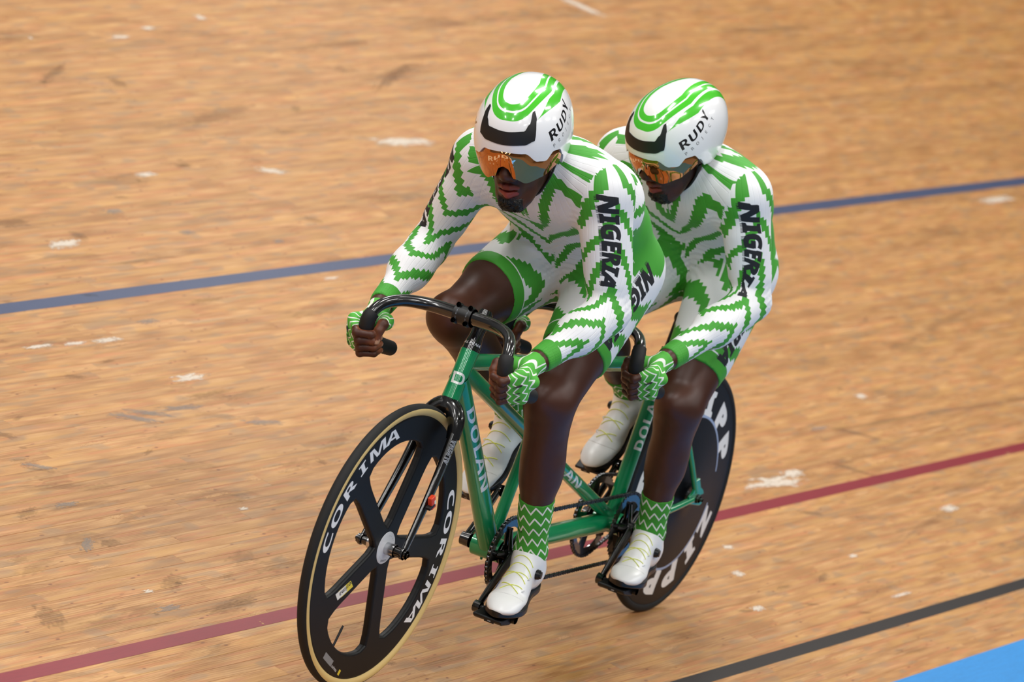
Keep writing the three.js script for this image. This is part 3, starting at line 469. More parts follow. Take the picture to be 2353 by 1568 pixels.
  // saddles
  for (const [x, y] of [[0.825, 0.848], [0.15, 0.83]]) {
    const f = sdGroup([cap([x + 0.11, y - 0.01, 0], [x - 0.02, y, 0], 0.0175, 0.026), ell([x - 0.1, y + 0.002, 0.035], [0.05, 0.02, 0.04]), ell([x - 0.1, y + 0.002, -0.035], [0.05, 0.02, 0.04])], 0.05);
    const s = group('saddle', bike);
    mesh('saddle_shell', fieldGeo(f, 0.004), satin, s);
    for (const z of [-0.02, 0.02]) mesh('saddle_rail', tubeGeo([V(x + 0.09, y - 0.018, z * 0.4), V(x + 0.05, y - 0.03, z), V(x - 0.05, y - 0.03, z), V(x - 0.1, y - 0.012, z)], 0.0035, { seg: 20, sides: 8 }), steel, s);
  }
}
// ---- front wheel: five broad spokes
const FX = LW, ph0 = rad(90 + 8);
{
  const w = group('front_wheel', bike); w.userData.label = 'black carbon five-spoke front wheel with tan-walled tyre';
  const rimIn = 0.252, rimOut = 0.3115;
  const sh = new THREE.Shape(); sh.absarc(0, 0, rimOut, 0, Math.PI * 2, false);
  const nS = 5, a0 = WHEEL_TURN;
  for (let i = 0; i < nS; i++) {
    const A = a0 + i * Math.PI * 2 / nS, Bn = A + Math.PI * 2 / nS;
    // opening between two spokes: corner points with rounding
    const half = (r) => lerp(0.026, 0.0265, sstep(0.05, 0.2, r)) + 0.010 * sstep(0.2, 0.26, r);   // half width of a spoke at radius r
    const edge = (ang, sgn, r) => { const h = half(r), d = Math.sqrt(r * r - h * h); return [d * Math.cos(ang) - sgn * h * Math.sin(ang), d * Math.sin(ang) + sgn * h * Math.cos(ang)]; };
    const p = [];
    for (let k = 0; k <= 8; k++) p.push(edge(A, 1, lerp(0.066, 0.236, k / 8)));
    const aa = Math.atan2(...edge(A, 1, 0.236).slice().reverse()), bb = Math.atan2(...edge(Bn, -1, 0.236).slice().reverse());
    let d = bb - aa; while (d < 0) d += Math.PI * 2; while (d > Math.PI) d -= Math.PI * 2;
    for (let k = 1; k < 14; k++) { const t = k / 14, a = aa + d * t, r = lerp(0.238, rimIn, Math.pow(Math.sin(Math.PI * t), 0.4)); p.push([r * Math.cos(a), r * Math.sin(a)]); }
    for (let k = 8; k >= 0; k--) p.push(edge(Bn, -1, lerp(0.066, 0.236, k / 8)));
    const m = A + Math.PI / nS; p.push([0.052 * Math.cos(m), 0.052 * Math.sin(m)]);
    const hole = new THREE.Path(); p.forEach(([x, y], k) => k ? hole.lineTo(x, y) : hole.moveTo(x, y)); hole.closePath(); sh.holes.push(hole);
  }
  const face = (() => {
    const S = 1024, [c, g] = canvas(S, S), K = S / 0.66; g.fillStyle = '#0e0e0f'; g.fillRect(0, 0, S, S);
    g.translate(S / 2, S / 2); g.scale(-1, 1);   // the left side is seen from behind the +z axis
    const arc = (text, r, mid, per, size, fill, stroke) => { g.font = 'bold ' + size + 'px sans-serif'; g.textAlign = 'center'; g.textBaseline = 'middle'; [...text].forEach((ch, i) => { const a = mid + (i - (text.length - 1) / 2) * per; g.save(); g.rotate(a); g.translate(0, -r * K); g.scale(1.95, 0.92); g.fillStyle = fill; g.fillText(ch, 0, 0); g.restore(); }); };
    LETTERS.front.forEach(([t, r, m, p, s, f]) => arc(t, r, rad(m), rad(p), s, f));
    // yellow and white label on a spoke
    const sp = (ang, r0, fn) => { g.save(); g.rotate(ang); g.translate(r0 * K, 0); fn(); g.restore(); };
    sp(rad(LETTERS.spoke), 0.165, () => { g.fillStyle = '#e9d44a'; g.beginPath(); g.moveTo(-46, -22); g.lineTo(30, -16); g.lineTo(44, 22); g.lineTo(-34, 14); g.fill(); g.fillStyle = '#ecebe6'; g.beginPath(); g.moveTo(-10, -16); g.lineTo(52, -12); g.lineTo(62, 22); g.lineTo(-2, 16); g.fill(); g.fillStyle = '#26262a'; g.font = 'bold 26px sans-serif'; g.textAlign = 'center'; g.textBaseline = 'middle'; g.fillText('corima', -4, 2); });
    g.fillStyle = '#8a8c8f'; g.save(); g.rotate(rad(LETTERS.tag)); g.translate(0, 0.283 * K); g.fillRect(-42, -9, 84, 24); g.fillStyle = '#d8d9da'; g.font = 'bold 15px sans-serif'; g.fillText('corima', 70, 8); g.fillStyle = '#e0c93a'; g.fillRect(112, -6, 16, 20); g.restore();
    const t = tex(c); t.wrapS = t.wrapT = THREE.ClampToEdgeWrapping; return t;
  })();
  const rg = extrudeZ(sh, -0.009, 0.009, 0.006, 96);
  { const p = rg.attributes.position, uv = rg.attributes.uv; for (let i = 0; i < p.count; i++) uv.setXY(i, p.getX(i) / 0.66 + 0.5, p.getY(i) / 0.66 + 0.5); }
  rg.translate(FX, R, 0);
  mesh('wheel_body', rg, phys({ map: face, roughness: 0.5, specularIntensity: 0.6 }), w, 'black carbon rim and spokes with white lettering');
  const tyre = (a0_, a1_, r = 0.0135) => { const p = []; for (let i = 0; i <= 14; i++) { const a = lerp(a0_, a1_, i / 14); p.push([0.3205 + r * Math.cos(a), r * Math.sin(a)]); } return latheZ(FX, R, p, 128); };
  mesh('tyre_tread', tyre(rad(-66), rad(66)), rubber, w, 'black tyre tread');
  for (const s of [-1, 1]) mesh('tyre_sidewall', tyre(s * rad(66), s * rad(150), 0.01355), std({ color: 0xd9bb78, roughness: 0.65 }), w, 'tan tyre sidewall');
  const hub = group('hub', w);
  const hubTex = (() => { const [c, g] = canvas(256, 256); g.fillStyle = '#d9dadb'; g.fillRect(0, 0, 256, 256); g.translate(128, 128); g.scale(-1, 1); g.fillStyle = '#44464a'; g.font = '11px sans-serif'; g.textAlign = 'center'; [...'CORIMA MADE IN FRANCE  '].forEach((ch, i) => { g.save(); g.rotate(i * 0.2); g.fillText(ch, 0, -88); g.restore(); }); g.font = 'bold 22px sans-serif'; g.save(); g.rotate(Math.PI); g.fillText('CORIMA', 0, -88); g.restore(); return tex(c); })();
  for (const s of [-1, 1]) { const d = latheZ(FX, R, [[0.0005, s * 0.0118], [0.0365, s * 0.0108], [0.0385, s * 0.0085]], 56); const p = d.attributes.position, uv = d.attributes.uv; for (let i = 0; i < p.count; i++) uv.setXY(i, (p.getX(i) - FX) / 0.08 + 0.5, (p.getY(i) - R) / 0.08 + 0.5); mesh('hub_cover', d, std({ map: hubTex, roughness: 0.4 }), w, 'pale hub cover disc with fine print'); }
  mesh('hub_shell', cyl(V(FX, R, -0.034), V(FX, R, 0.034), 0.0145, 0.0145, 32), silver, w);
  for (const s of [-1, 1]) mesh('hub_collar', cyl(V(FX, R, s * 0.034), V(FX, R, s * 0.05), 0.0115, 0.010, 28), gloss, w);
  w.remove(hub);
  for (const s of [-1, 1]) { mesh('axle_nut', merged([cyl(V(FX, R, s * 0.0575), V(FX, R, s * 0.064), 0.0115, 0.0115, 6), cyl(V(FX, R, s * 0.0555), V(FX, R, s * 0.0578), 0.0135, 0.0135, 24), cyl(V(FX, R, s * 0.064), V(FX, R, s * 0.069), 0.005, 0.005, 16)]), gloss, w); }
  const va = rad(VALVE), vr = V(Math.cos(va), Math.sin(va), 0), O = V(FX, R, 0);
  mesh('valve', merged([cyl(O.clone().addScaledVector(vr, 0.256), O.clone().addScaledVector(vr, 0.215), 0.0028, 0.0026, 12), cyl(O.clone().addScaledVector(vr, 0.215), O.clone().addScaledVector(vr, 0.2), 0.0032, 0.0022, 12)]), satin, w);
}
// ---- rear disc wheel
{
  const w = group('rear_wheel', bike); w.userData.label = 'black solid disc rear wheel with white lettering';
  const face = (() => {
    const S = 1024, [c, g] = canvas(S, S), K = S / 0.66; g.fillStyle = '#101116'; g.fillRect(0, 0, S, S); g.translate(S / 2, S / 2); g.scale(-1, 1);
    const arcWord = (mid) => {
      g.strokeStyle = '#9fb0cf'; g.lineWidth = 12; g.beginPath(); g.arc(0, 0, 0.212 * K, rad(mid - 90 - 50), rad(mid - 90 + 48)); g.stroke();
      g.font = 'bold 140px sans-serif'; g.textAlign = 'center'; g.textBaseline = 'middle'; [...'ZIPP'].forEach((ch, i) => { const a = rad(mid + [-38, -17, 9, 34][i]); g.save(); g.rotate(a); g.translate(0, -0.252 * K); g.scale(1.5, 0.95); g.fillStyle = '#efeeec'; g.lineWidth = 13; g.strokeStyle = '#efeeec'; g.strokeText(ch, 0, 6); g.fillText(ch, 0, 6); g.restore(); });
    };
    LETTERS.rear.forEach(arcWord);
    const t = tex(c); t.wrapS = t.wrapT = THREE.ClampToEdgeWrapping; return t;
  })();
  const prof = [[0.312, -0.0095], [0.26, -0.0125], [0.18, -0.02], [0.08, -0.032], [0.035, -0.036], [0.033, -0.044], [0.0005, -0.044]];
  const d = latheZ(0, R, [...prof, ...prof.slice().reverse().map(([r, z]) => [r, -z])], 128);
  { const p = d.attributes.position, uv = d.attributes.uv; for (let i = 0; i < p.count; i++) uv.setXY(i, p.getX(i) / 0.66 + 0.5, (p.getY(i) - R) / 0.66 + 0.5); }
  mesh('disc', d, phys({ map: face, roughness: 0.42, specularIntensity: 0.45 }), w, 'dark disc with white curved lettering');
  const p = []; for (let i = 0; i <= 24; i++) { const a = lerp(rad(-150), rad(150), i / 24); p.push([0.3215 + 0.0125 * Math.cos(a), 0.0125 * Math.sin(a)]); }
  mesh('tyre', latheZ(0, R, p, 128), rubber, w, 'black tyre');
  for (const s of [-1, 1]) {
    mesh('hub_end', cyl(V(0, R, s * 0.04), V(0, R, s * 0.0585), 0.0125, 0.0115, 28), silver, w);
    mesh('axle_nut', merged([cyl(V(0, R, s * 0.0655), V(0, R, s * 0.068), 0.0125, 0.0125, 24), cyl(V(0, R, s * 0.068), V(0, R, s * 0.075), 0.0105, 0.0105, 6), cyl(V(0, R, s * 0.075), V(0, R, s * 0.083), 0.005, 0.0045, 16)]), steel, w);
  }
  mesh('sprocket', cyl(V(0, R, 0.044), V(0, R, 0.047), 0.031, 0.031, 30), steel, w);
}
// ---- chainrings, cranks, pedals, chains
const CRANK = [0.136, -0.109], REAR_CRANK = [0.13, -0.118];
{
  function ring(cx, cy, z, teeth, name, label) {
    const pr = teeth * 0.0127 / (2 * Math.PI), sh = new THREE.Shape();
    for (let i = 0; i < teeth * 4; i++) { const a = i / (teeth * 4) * Math.PI * 2, r = pr + [0.0035, 0.0005, -0.0035, 0.0005][i % 4]; i ? sh.lineTo(r * Math.cos(a), r * Math.sin(a)) : sh.moveTo(r, 0); }
    sh.closePath();
    for (let i = 0; i < 5; i++) { const a0 = i * Math.PI * 0.4 + 0.2, a1 = a0 + Math.PI * 0.4 - 0.4, h = new THREE.Path(), ro = pr - 0.022, ri = 0.034; for (let k = 0; k <= 8; k++) { const a = lerp(a0, a1, k / 8); k ? h.lineTo(ro * Math.cos(a), ro * Math.sin(a)) : h.moveTo(ro * Math.cos(a), ro * Math.sin(a)); } for (let k = 4; k >= 0; k--) { const a = lerp(a0 + 0.16, a1 - 0.16, k / 4); h.lineTo(ri * Math.cos(a), ri * Math.sin(a)); } h.closePath(); sh.holes.push(h); }
    const g = extrudeZ(sh, z - 0.0018, z + 0.0018, 0.0005, 4); g.translate(cx, cy, 0);
    return mesh(name, g, gloss, bike, label);
  }
  const ZT = -0.0465, ZD = 0.047;
  ring(FBB[0], FBB[1], ZT, 44, 'timing_chainring', 'black front timing chainring'); ring(RBB[0], RBB[1], ZT, 44, 'timing_chainring', 'black rear timing chainring'); ring(RBB[0], RBB[1], ZD, 54, 'drive_chainring', 'large black drive chainring on the far side');
  function crank(bb, s, name) {
    const c = (bb === FBB ? CRANK : REAR_CRANK).map((v) => v * -s), z = s * 0.064, E = V(bb[0] + c[0], bb[1] + c[1], s * 0.073);
    const g = group(name, bike);
    mesh('crank_arm', merged([tubeGeo([V(bb[0], bb[1], z), V(bb[0] + c[0] * 0.5, bb[1] + c[1] * 0.5, s * 0.0675), E], (t) => lerp(0.0165, 0.0125, t), { seg: 12, sides: 18, up: [0, 0, 1], squash: [0.55, 1] }), cyl(V(bb[0], bb[1], s * 0.05), V(bb[0], bb[1], s * 0.074), 0.0175, 0.016, 28), cyl(E.clone().add(V(0, 0, -s * 0.009)), E.clone().add(V(0, 0, s * 0.008)), 0.0145, 0.0135, 24)]), gloss, g);
    if (s < 0 || bb === RBB) for (let i = 0; i < 5; i++) { const a = i * Math.PI * 0.4 + 0.2 - 0.1 + Math.PI * 0.0; const zz = s < 0 ? ZT : ZD; mesh('spider_arm', merged([tubeGeo([V(bb[0] + 0.012 * Math.cos(a), bb[1] + 0.012 * Math.sin(a), zz + s * 0.010), V(bb[0] + 0.065 * Math.cos(a), bb[1] + 0.065 * Math.sin(a), zz + s * 0.005)], (t) => lerp(0.0105, 0.007, t), { seg: 2, sides: 12, straight: true, up: [0, 0, 1], squash: [0.5, 1] }), cyl(V(bb[0] + 0.064 * Math.cos(a), bb[1] + 0.064 * Math.sin(a), zz), V(bb[0] + 0.064 * Math.cos(a), bb[1] + 0.064 * Math.sin(a), zz + s * 0.0085), 0.0055, 0.005, 14)]), gloss, g); }
    const p = group('pedal', bike);
    mesh('spindle', cyl(E, V(E.x, E.y, s * 0.165), 0.0078, 0.006, 18), satin, p);
    return [p, E];
  }
  const pedTex = (() => { const [c, g] = canvas(256, 64); g.fillStyle = '#101011'; g.fillRect(0, 0, 256, 64); g.fillStyle = '#e6e6e6'; g.font = 'bold 30px sans-serif'; g.textAlign = 'center'; g.textBaseline = 'middle'; g.fillText('LOOK', 128, 32); return tex(c); })();
  for (const bb of [FBB, RBB]) for (const s of [-1, 1]) {
    const [p, E] = crank(bb, s, 'crank');
    const pitch = FOOT[bb === FBB ? 0 : 1][s < 0 ? 0 : 1], body = new THREE.Shape();
    body.moveTo(0.055, 0.009); body.quadraticCurveTo(0.062, 0.004, 0.05, -0.004); body.lineTo(0.012, -0.013); body.lineTo(-0.03, -0.010); body.quadraticCurveTo(-0.05, -0.006, -0.052, 0.008); body.lineTo(-0.04, 0.011); body.lineTo(0.02, 0.008); body.closePath();
    const g = extrudeZ(body, s * 0.09, s * 0.166, 0.003, 8); g.rotateZ(pitch); g.translate(E.x, E.y, 0);
    mesh('pedal_body', g, satin, p);
    const lg = new THREE.PlaneGeometry(0.03, 0.0075); lg.rotateZ(0); 
    mesh('end_cap', cyl(V(E.x, E.y, s * 0.166), V(E.x, E.y, s * 0.176), 0.0105, 0.0095, 20), satin, p);
    const f = new THREE.BoxGeometry(0.0006, 0.008, 0.026); f.rotateZ(pitch); const nrm = V(Math.cos(pitch), Math.sin(pitch), 0);
    { const uv = f.attributes.uv; }
    mesh('pedal_print', f, std({ map: pedTex, roughness: 0.5 }), p, 'tiny white print').position.set(E.x + nrm.x * 0.0575 + Math.sin(-pitch) * -0.0005, E.y + nrm.y * 0.0575 + 0.001, s * 0.135);
  }
  // chains: one link after another round two rings
  function chain(a, ra, b, rb, z, name, label) {
    const g = group(name, bike); g.userData.label = label;
    const d = Math.hypot(b[0] - a[0], b[1] - a[1]), th = Math.atan2(b[1] - a[1], b[0] - a[0]), al = Math.acos((ra - rb) / d);
    // path: top run from a to b, round b, bottom run, round a. a is the forward ring, b behind
    const pts = [], add = (x, y) => pts.push([x, y]);
    const A1 = th - al, A2 = th + al;     // tangent directions
    const arc = (c, r, s, e, n) => { for (let i = 0; i <= n; i++) { const q = lerp(s, e, i / n); add(c[0] + r * Math.cos(q), c[1] + r * Math.sin(q)); } };
    arc(a, ra, A2, A1 + Math.PI * 2, 80); arc(b, rb, A1, A2, 60); pts.push(pts[0]);
    let L = 0; const cum = [0]; for (let i = 1; i < pts.length; i++) { L += Math.hypot(pts[i][0] - pts[i - 1][0], pts[i][1] - pts[i - 1][1]); cum.push(L); }
    const n = Math.round(L / 0.0127 / 2) * 2, pitch = L / n;
    const at = (s) => { s = (s + L) % L; let lo = 0, hi = cum.length - 1; while (hi - lo > 1) { const m = (lo + hi) >> 1; cum[m] <= s ? lo = m : hi = m; } const t = (s - cum[lo]) / (cum[hi] - cum[lo] || 1); return [lerp(pts[lo][0], pts[hi][0], t), lerp(pts[lo][1], pts[hi][1], t)]; };
    const lg = (w, hgt) => { const sh = new THREE.Shape(); sh.absarc(-pitch / 2, 0, hgt, Math.PI / 2, Math.PI * 1.5, false); sh.quadraticCurveTo(0, -hgt * 0.45, pitch / 2, -hgt); sh.absarc(pitch / 2, 0, hgt, -Math.PI / 2, Math.PI / 2, false); sh.quadraticCurveTo(0, hgt * 0.45, -pitch / 2, hgt); return [extrudeZ(sh, -w, -w + 0.0011, 0, 3), extrudeZ(sh, w - 0.0011, w, 0, 3)]; };
    const roller = (x) => cyl(V(x, 0, -0.0026), V(x, 0, 0.0026), 0.0038, 0.0038, 8);
    const outer = merged([...lg(0.0042, 0.0043)]), inner = merged([...lg(0.0030, 0.0043), roller(-pitch / 2), roller(pitch / 2)]);
    for (let i = 0; i < n; i++) { const [x0, y0] = at(i * pitch), [x1, y1] = at((i + 1) * pitch), m = mesh('chain_link', i % 2 ? outer : inner, i % 2 ? chainDark : steel, g); m.position.set((x0 + x1) / 2, (y0 + y1) / 2, z); m.rotation.z = Math.atan2(y1 - y0, x1 - x0); }
  }
  const chainDark = std({ color: 0x3a3a3c, roughness: 0.4, metalness: 0.9 });
  chain(FBB, 44 * 0.0127 / (2 * Math.PI), RBB, 44 * 0.0127 / (2 * Math.PI), ZT, 'timing_chain', 'dark roller chain between the two left chainrings');
  chain(RBB, 54 * 0.0127 / (2 * Math.PI), [0, R], 0.0305, ZD, 'drive_chain', 'dark roller chain to the rear wheel on the far side');
}
// ---------------------------------------------------------------- riders: cloth prints
const GREEN_CLOTH = [64, 158, 44], WHITE_CLOTH = [236, 236, 238];
const ARM_LEN = 0.58, LEG_LEN = 0.46, TORSO_LEN = 0.66;
const tri = (x) => Math.abs(((x % 2) + 2) % 2 - 1);            // 1 at even, 0 at odd
// stepped chevrons: arc = metres round the limb, s = metres along it
function chevron(arc, s, { period, duty, slope, fold, cell, shift = 0, wander = 0, id = 0 }) {
  const q = Math.floor(s / cell) * cell, step = Math.floor(arc / cell) * cell;
  const w = wander ? wander * (vnoise(step / fold * 1.7 + id * 13.7, q / period * 0.8 + id * 5.1) - 0.5) : 0;
  const x = (q + slope * fold * tri(step / fold) + shift + w) / period, f = x - Math.floor(x);
  return f < duty;
}
const suitMaps = (() => {
  const S = 2048, [c, g] = canvas(S, S), im = g.createImageData(S, S), D = im.data, [cb, gb] = canvas(S, S), ib = gb.createImageData(S, S), Bm = ib.data;
  const put = (o, green, bump) => { const C = green ? GREEN_CLOTH : WHITE_CLOTH; D[o] = C[0]; D[o + 1] = C[1]; D[o + 2] = C[2]; D[o + 3] = 255; Bm[o] = Bm[o + 1] = Bm[o + 2] = bump; Bm[o + 3] = 255; };
  for (let y = 0; y < S; y++) for (let x = 0; x < S; x++) {
    const o = (y * S + x) * 4;
    if (y < 1024) {
      const p = x >> 9, a = ((x & 511) / 512 * 1.08 - 0.54) * Math.PI * 2;
      if (p < 2) {
        const s = y / 1024 * ARM_LEN, sg = p ? -1 : 1, arc = a * sg * 0.05 + 0.02;
        let gr = chevron(arc, s, { period: 0.1, duty: 0.36, slope: 1.5, fold: 0.0785, cell: 0.0085, shift: 0.03, wander: 0.03, id: 3 });
        if (s > ARM_LEN - 0.1 && chevron(arc, s, { period: 0.2, duty: 0.2, slope: 0.85, fold: 0.0785, cell: 0.0085, shift: 0.0 })) gr = true;
        if (s > ARM_LEN - 0.052) gr = true;
        // ribs that run down the sleeve, and a few cross seams
        const rib = Math.abs((((a / (Math.PI * 2) * 30) % 1) + 1) % 1 - 0.5), cr = Math.abs(((s / 0.019) % 1) - 0.5);
        let b = 200; if (rib > 0.44) b = 120; if (s > ARM_LEN - 0.052 && (cr > 0.44)) b = 120; if (Math.abs(s - (ARM_LEN - 0.052)) < 0.0016) b = 60;
        put(o, gr, b);
      } else {
        const s = y / 1024 * LEG_LEN, sg = p === 3 ? -1 : 1, arc = a * sg * 0.085 + 0.03;
        let gr = chevron(arc, s, { period: 0.112, duty: 0.42, slope: 1.0, fold: 0.125, cell: 0.0095, shift: 0.05, wander: 0.06, id: 11 });
        const seam = Math.abs(a * sg - 1.35) < 0.025 || Math.abs(a * sg + 1.9) < 0.025;
        if (seam) gr = false;
        const hem = 0.30;
        let b = seam ? 235 : 190; if (s > hem - 0.045) { gr = true; b = 190; } else if (s > hem - 0.0485) { gr = false; b = 240; }
        put(o, gr, b);
      }
    } else {
      const a = (x / S * 1.04 - 0.52) * Math.PI * 2, s = (y - 1024) / 1024 * TORSO_LEN, arc = Math.abs(a) * 0.16;
      // s = 0 at the pelvis, a = 0 on the back
      let gr = chevron(a * 0.16 + 0.02, s, { period: 0.098, duty: 0.36, slope: -1.0, fold: 0.168, cell: 0.009, shift: 0.02, wander: 0.06, id: 23 });
      if (Math.abs(a) < 1.9 && s > 0.1 && s < 0.36 - 0.05 * Math.abs(a)) gr = true;
      const ribs = Math.abs(a) > 0.9 && s > 0.36; const rib = Math.abs(((a / (Math.PI * 2) * 64) % 1 + 1) % 1 - 0.5);
      put(o, gr, ribs && rib > 0.43 ? 130 : 200);
    }
  }
  g.putImageData(im, 0, 0); gb.putImageData(ib, 0, 0);
  // black country name with a combed edge, reading down the sleeve and down the thigh
  const word = (cx, cy, len, hgt, mir, flip = 1) => {
    const T = 'NIGERIA', [k, q] = canvas(560, 96); q.font = 'italic bold 92px sans-serif'; q.textBaseline = 'middle'; q.textAlign = 'center'; q.fillStyle = '#14161c'; const m = q.measureText(T).width; q.save(); q.translate(280, 50); q.scale(500 / m, 0.98); q.lineWidth = 7; q.strokeStyle = '#14161c'; q.strokeText(T, 0, 0); q.fillText(T, 0, 0); q.restore();
    // comb: thin teeth out of the foot of the letters
    for (let x = 30; x < 530; x += 7) { const d = q.getImageData(x, 72, 1, 1).data[3]; if (d > 120) { q.fillRect(x, 74, 3, 18); } }
    g.save(); g.translate(cx, cy); g.rotate(Math.PI / 2); g.scale(len / 500, -hgt / 90 * flip); g.drawImage(k, -280, -48); g.restore();
  };
  const pu = (p, a) => p * 512 + (a / (Math.PI * 2) + 0.54) / 1.08 * 512;
  word(pu(0, 0), 0.148 / ARM_LEN * 1024, 0.25 / ARM_LEN * 1024, 0.05 / 0.335 * 475, false);
  word(pu(1, 0), 0.148 / ARM_LEN * 1024, 0.25 / ARM_LEN * 1024, 0.05 / 0.335 * 475, false, 1);
  word(pu(2, 0.35), 0.14 / LEG_LEN * 1024, 0.24 / LEG_LEN * 1024, 0.05 / 0.53 * 475, false);
  word(pu(3, -0.35), 0.14 / LEG_LEN * 1024, 0.24 / LEG_LEN * 1024, 0.05 / 0.53 * 475, false);
  const t = tex(c), b = tex(cb, false); t.wrapS = t.wrapT = b.wrapS = b.wrapT = THREE.ClampToEdgeWrapping; return [t, b];
})();
const suitMat = phys({ map: suitMaps[0], bumpMap: suitMaps[1], bumpScale: 0.0011, roughness: 0.62, sheen: 0.25, sheenRoughness: 0.5, sheenColor: new THREE.Color(0.5, 0.5, 0.5) });
// zigzag print for gloves and socks
function zigzagTex(green, bg, cols, rows, sharp) {
  const S = 512, [c, g] = canvas(S, S); g.fillStyle = bg; g.fillRect(0, 0, S, S); g.strokeStyle = '#eceee6'; g.lineWidth = sharp; g.lineJoin = 'miter';
  for (let r = -1; r <= rows; r++) { g.beginPath(); const y = r * S / rows + S / rows / 2, w = S / cols; for (let i = -1; i <= cols; i++) { const x = i * w; g.lineTo(x, y - S / rows * 0.30); g.lineTo(x + w * 0.36, y + S / rows * 0.34); g.lineTo(x + w * 0.999, y - S / rows * 0.30); } g.stroke(); }
  return tex(c);
}
const gloveTex = zigzagTex(0, '#4fae38', 5, 5, 15), sockTex = (() => {
  const S = 1024, [c, g] = canvas(S, S); g.fillStyle = '#3f9a2c'; g.fillRect(0, 0, S, S); g.strokeStyle = '#eceee6'; g.lineWidth = 15; g.lineJoin = 'miter';
  const rows = 8, cols = 10, w = S / cols, h = S / rows;
  for (let r = -1; r <= rows; r++) { g.beginPath(); const y = (r + 0.5) * h; for (let i = -1; i <= cols; i++) { const x = i * w; g.lineTo(x, y - h * 0.3); g.lineTo(x + w * 0.36, y + h * 0.34); g.lineTo(x + w * 0.999, y - h * 0.3); } g.stroke(); }
  g.fillStyle = '#10120f'; g.font = 'italic bold 44px sans-serif'; g.textAlign = 'center'; g.textBaseline = 'middle'; for (const x of [0.1, 0.6]) { g.save(); g.translate(x * S, S * 0.36); g.scale(1, 0.75); g.fillText('NIGERIA', 0, 0); g.restore(); }
  return tex(c);
})();
const gloveMat = std({ map: gloveTex, roughness: 0.7 });
const sockMat = std({ map: sockTex, roughness: 0.8 });
const skinMat = phys({ vertexColors: true, roughness: 0.44, specularIntensity: 0.75 });
const lin = (hex) => { const c = new THREE.Color(hex); return [c.r, c.g, c.b]; };
const SKIN = lin(0x492618), SKIN_PALM = lin(0x98593a), LIP = lin(0x8a3b33), BEARD = lin(0x0d0a09), NAIL = lin(0xc79a7c), EYE = lin(0xd8d4cc);
const mix3 = (a, b, t) => [lerp(a[0], b[0], t), lerp(a[1], b[1], t), lerp(a[2], b[2], t)];
// ---------------------------------------------------------------- helmets and shoes
const HELM = { front: 0.126, back: 0.172, top: 0.122, side: 0.104, bottom: 0.13, uy: 0.02 };
function helmPoint(az, el, grow = 0) {
  const a = rad(az), e = rad(el), d = [Math.cos(e) * Math.cos(a), Math.sin(e), Math.cos(e) * Math.sin(a)];
  const A = d[0] > 0 ? HELM.front : HELM.back, Bv = d[1] > 0 ? HELM.top : HELM.bottom, n = 2.15;
  const q = Math.pow(Math.pow(Math.abs(d[0]) / A, n) + Math.pow(Math.abs(d[1]) / Bv, n) + Math.pow(Math.abs(d[2]) / HELM.side, n), -1 / n) + grow;
  return [d[0] * q, d[1] * q + HELM.uy, d[2] * q];
}
const pw = (x, pts) => { for (let i = 1; i < pts.length; i++) if (x <= pts[i][0]) { const t = clamp((x - pts[i - 1][0]) / (pts[i][0] - pts[i - 1][0]), 0, 1); return lerp(pts[i - 1][1], pts[i][1], t * t * (3 - 2 * t)); } return pts[pts.length - 1][1]; };
const helmRim = (az) => pw(Math.abs(az), [[0, 4], [22, 3], [36, -8], [46, -10], [58, -2], [70, -4], [80, -16], [92, -34], [112, -40], [135, -34], [160, -26], [180, -24]]);
const helmetTex = (() => {
  const W = 2048, Hh = 1024, [c, g] = canvas(W, Hh); g.fillStyle = '#f3f3f4'; g.fillRect(0, 0, W, Hh);
  // side lettering; x = azimuth -180..180 (negative = rider's left), y = elevation 90..-60
  const X = (az) => (az + 180) / 360 * W, Y = (el) => (90 - el) / 150 * Hh;
  for (const s of [-1, 1]) {
    g.save(); g.translate(X(s * 84), Y(26)); g.scale(-1, 1); g.rotate(s * 0.36); g.rotate(0); g.fillStyle = '#121214'; g.textAlign = 'center'; g.textBaseline = 'middle';
    g.font = 'bold 126px sans-serif'; g.save(); g.transform(1.22, s * 0.0, -0.12, 0.9, 0, 0); g.fillText('RUDY', 0, 0); g.restore();
    g.font = '44px sans-serif'; [...'PROJECT'].forEach((ch, i) => g.fillText(ch, -184 + i * 61, 88)); g.restore();
  }
  const im = g.getImageData(0, 0, W, Hh), D = im.data;
  const wOf = (f) => f > -0.02 ? 0.061 * Math.pow(Math.max(0, 1 - Math.pow((f + 0.02) / 0.142, 2.3)), 0.62) : 0.061 - 0.2 * (-0.02 - f);
  for (let y = 0; y < Hh; y++) {
    const el = 90 - y / Hh * 150; if (el < 2) continue;
    for (let x = 0; x < W; x++) {
      const az = x / W * 360 - 180, [f, u, l0] = helmPoint(az, el), l = Math.abs(l0), w = wOf(f), o = (y * W + x) * 4;
      const nose = 0.103 - f;          // distance behind the front end of the stripes
      const inset = smin(w - l, nose * 0.9, 0.022);
      let green = false;
      if (f < 0.11 && f > -0.16) {
        const k = lerp(1, 1.15, sstep(0.05, -0.06, f));
        if (inset > 0 && inset < 0.0112 * k) green = true;
        if (inset > 0.0145 * k && inset < 0.0255 * k) green = true;
        const out = l - w; const t = sstep(0.08, 0.0, f), o0 = lerp(0.017, 0.0055, sstep(0.08, 0, f));
        if (f < 0.075 && out > o0 && out < o0 + 0.0145 * t) green = true;
      }
      if (green) { D[o] = 74; D[o + 1] = 196; D[o + 2] = 44; }
    }
  }
  g.putImageData(im, 0, 0); const t = tex(c); t.wrapS = THREE.RepeatWrapping; t.wrapT = THREE.ClampToEdgeWrapping; return t;
})();
const helmetMat = phys({ map: helmetTex, roughness: 0.22, clearcoat: 0.8, clearcoatRoughness: 0.06 });
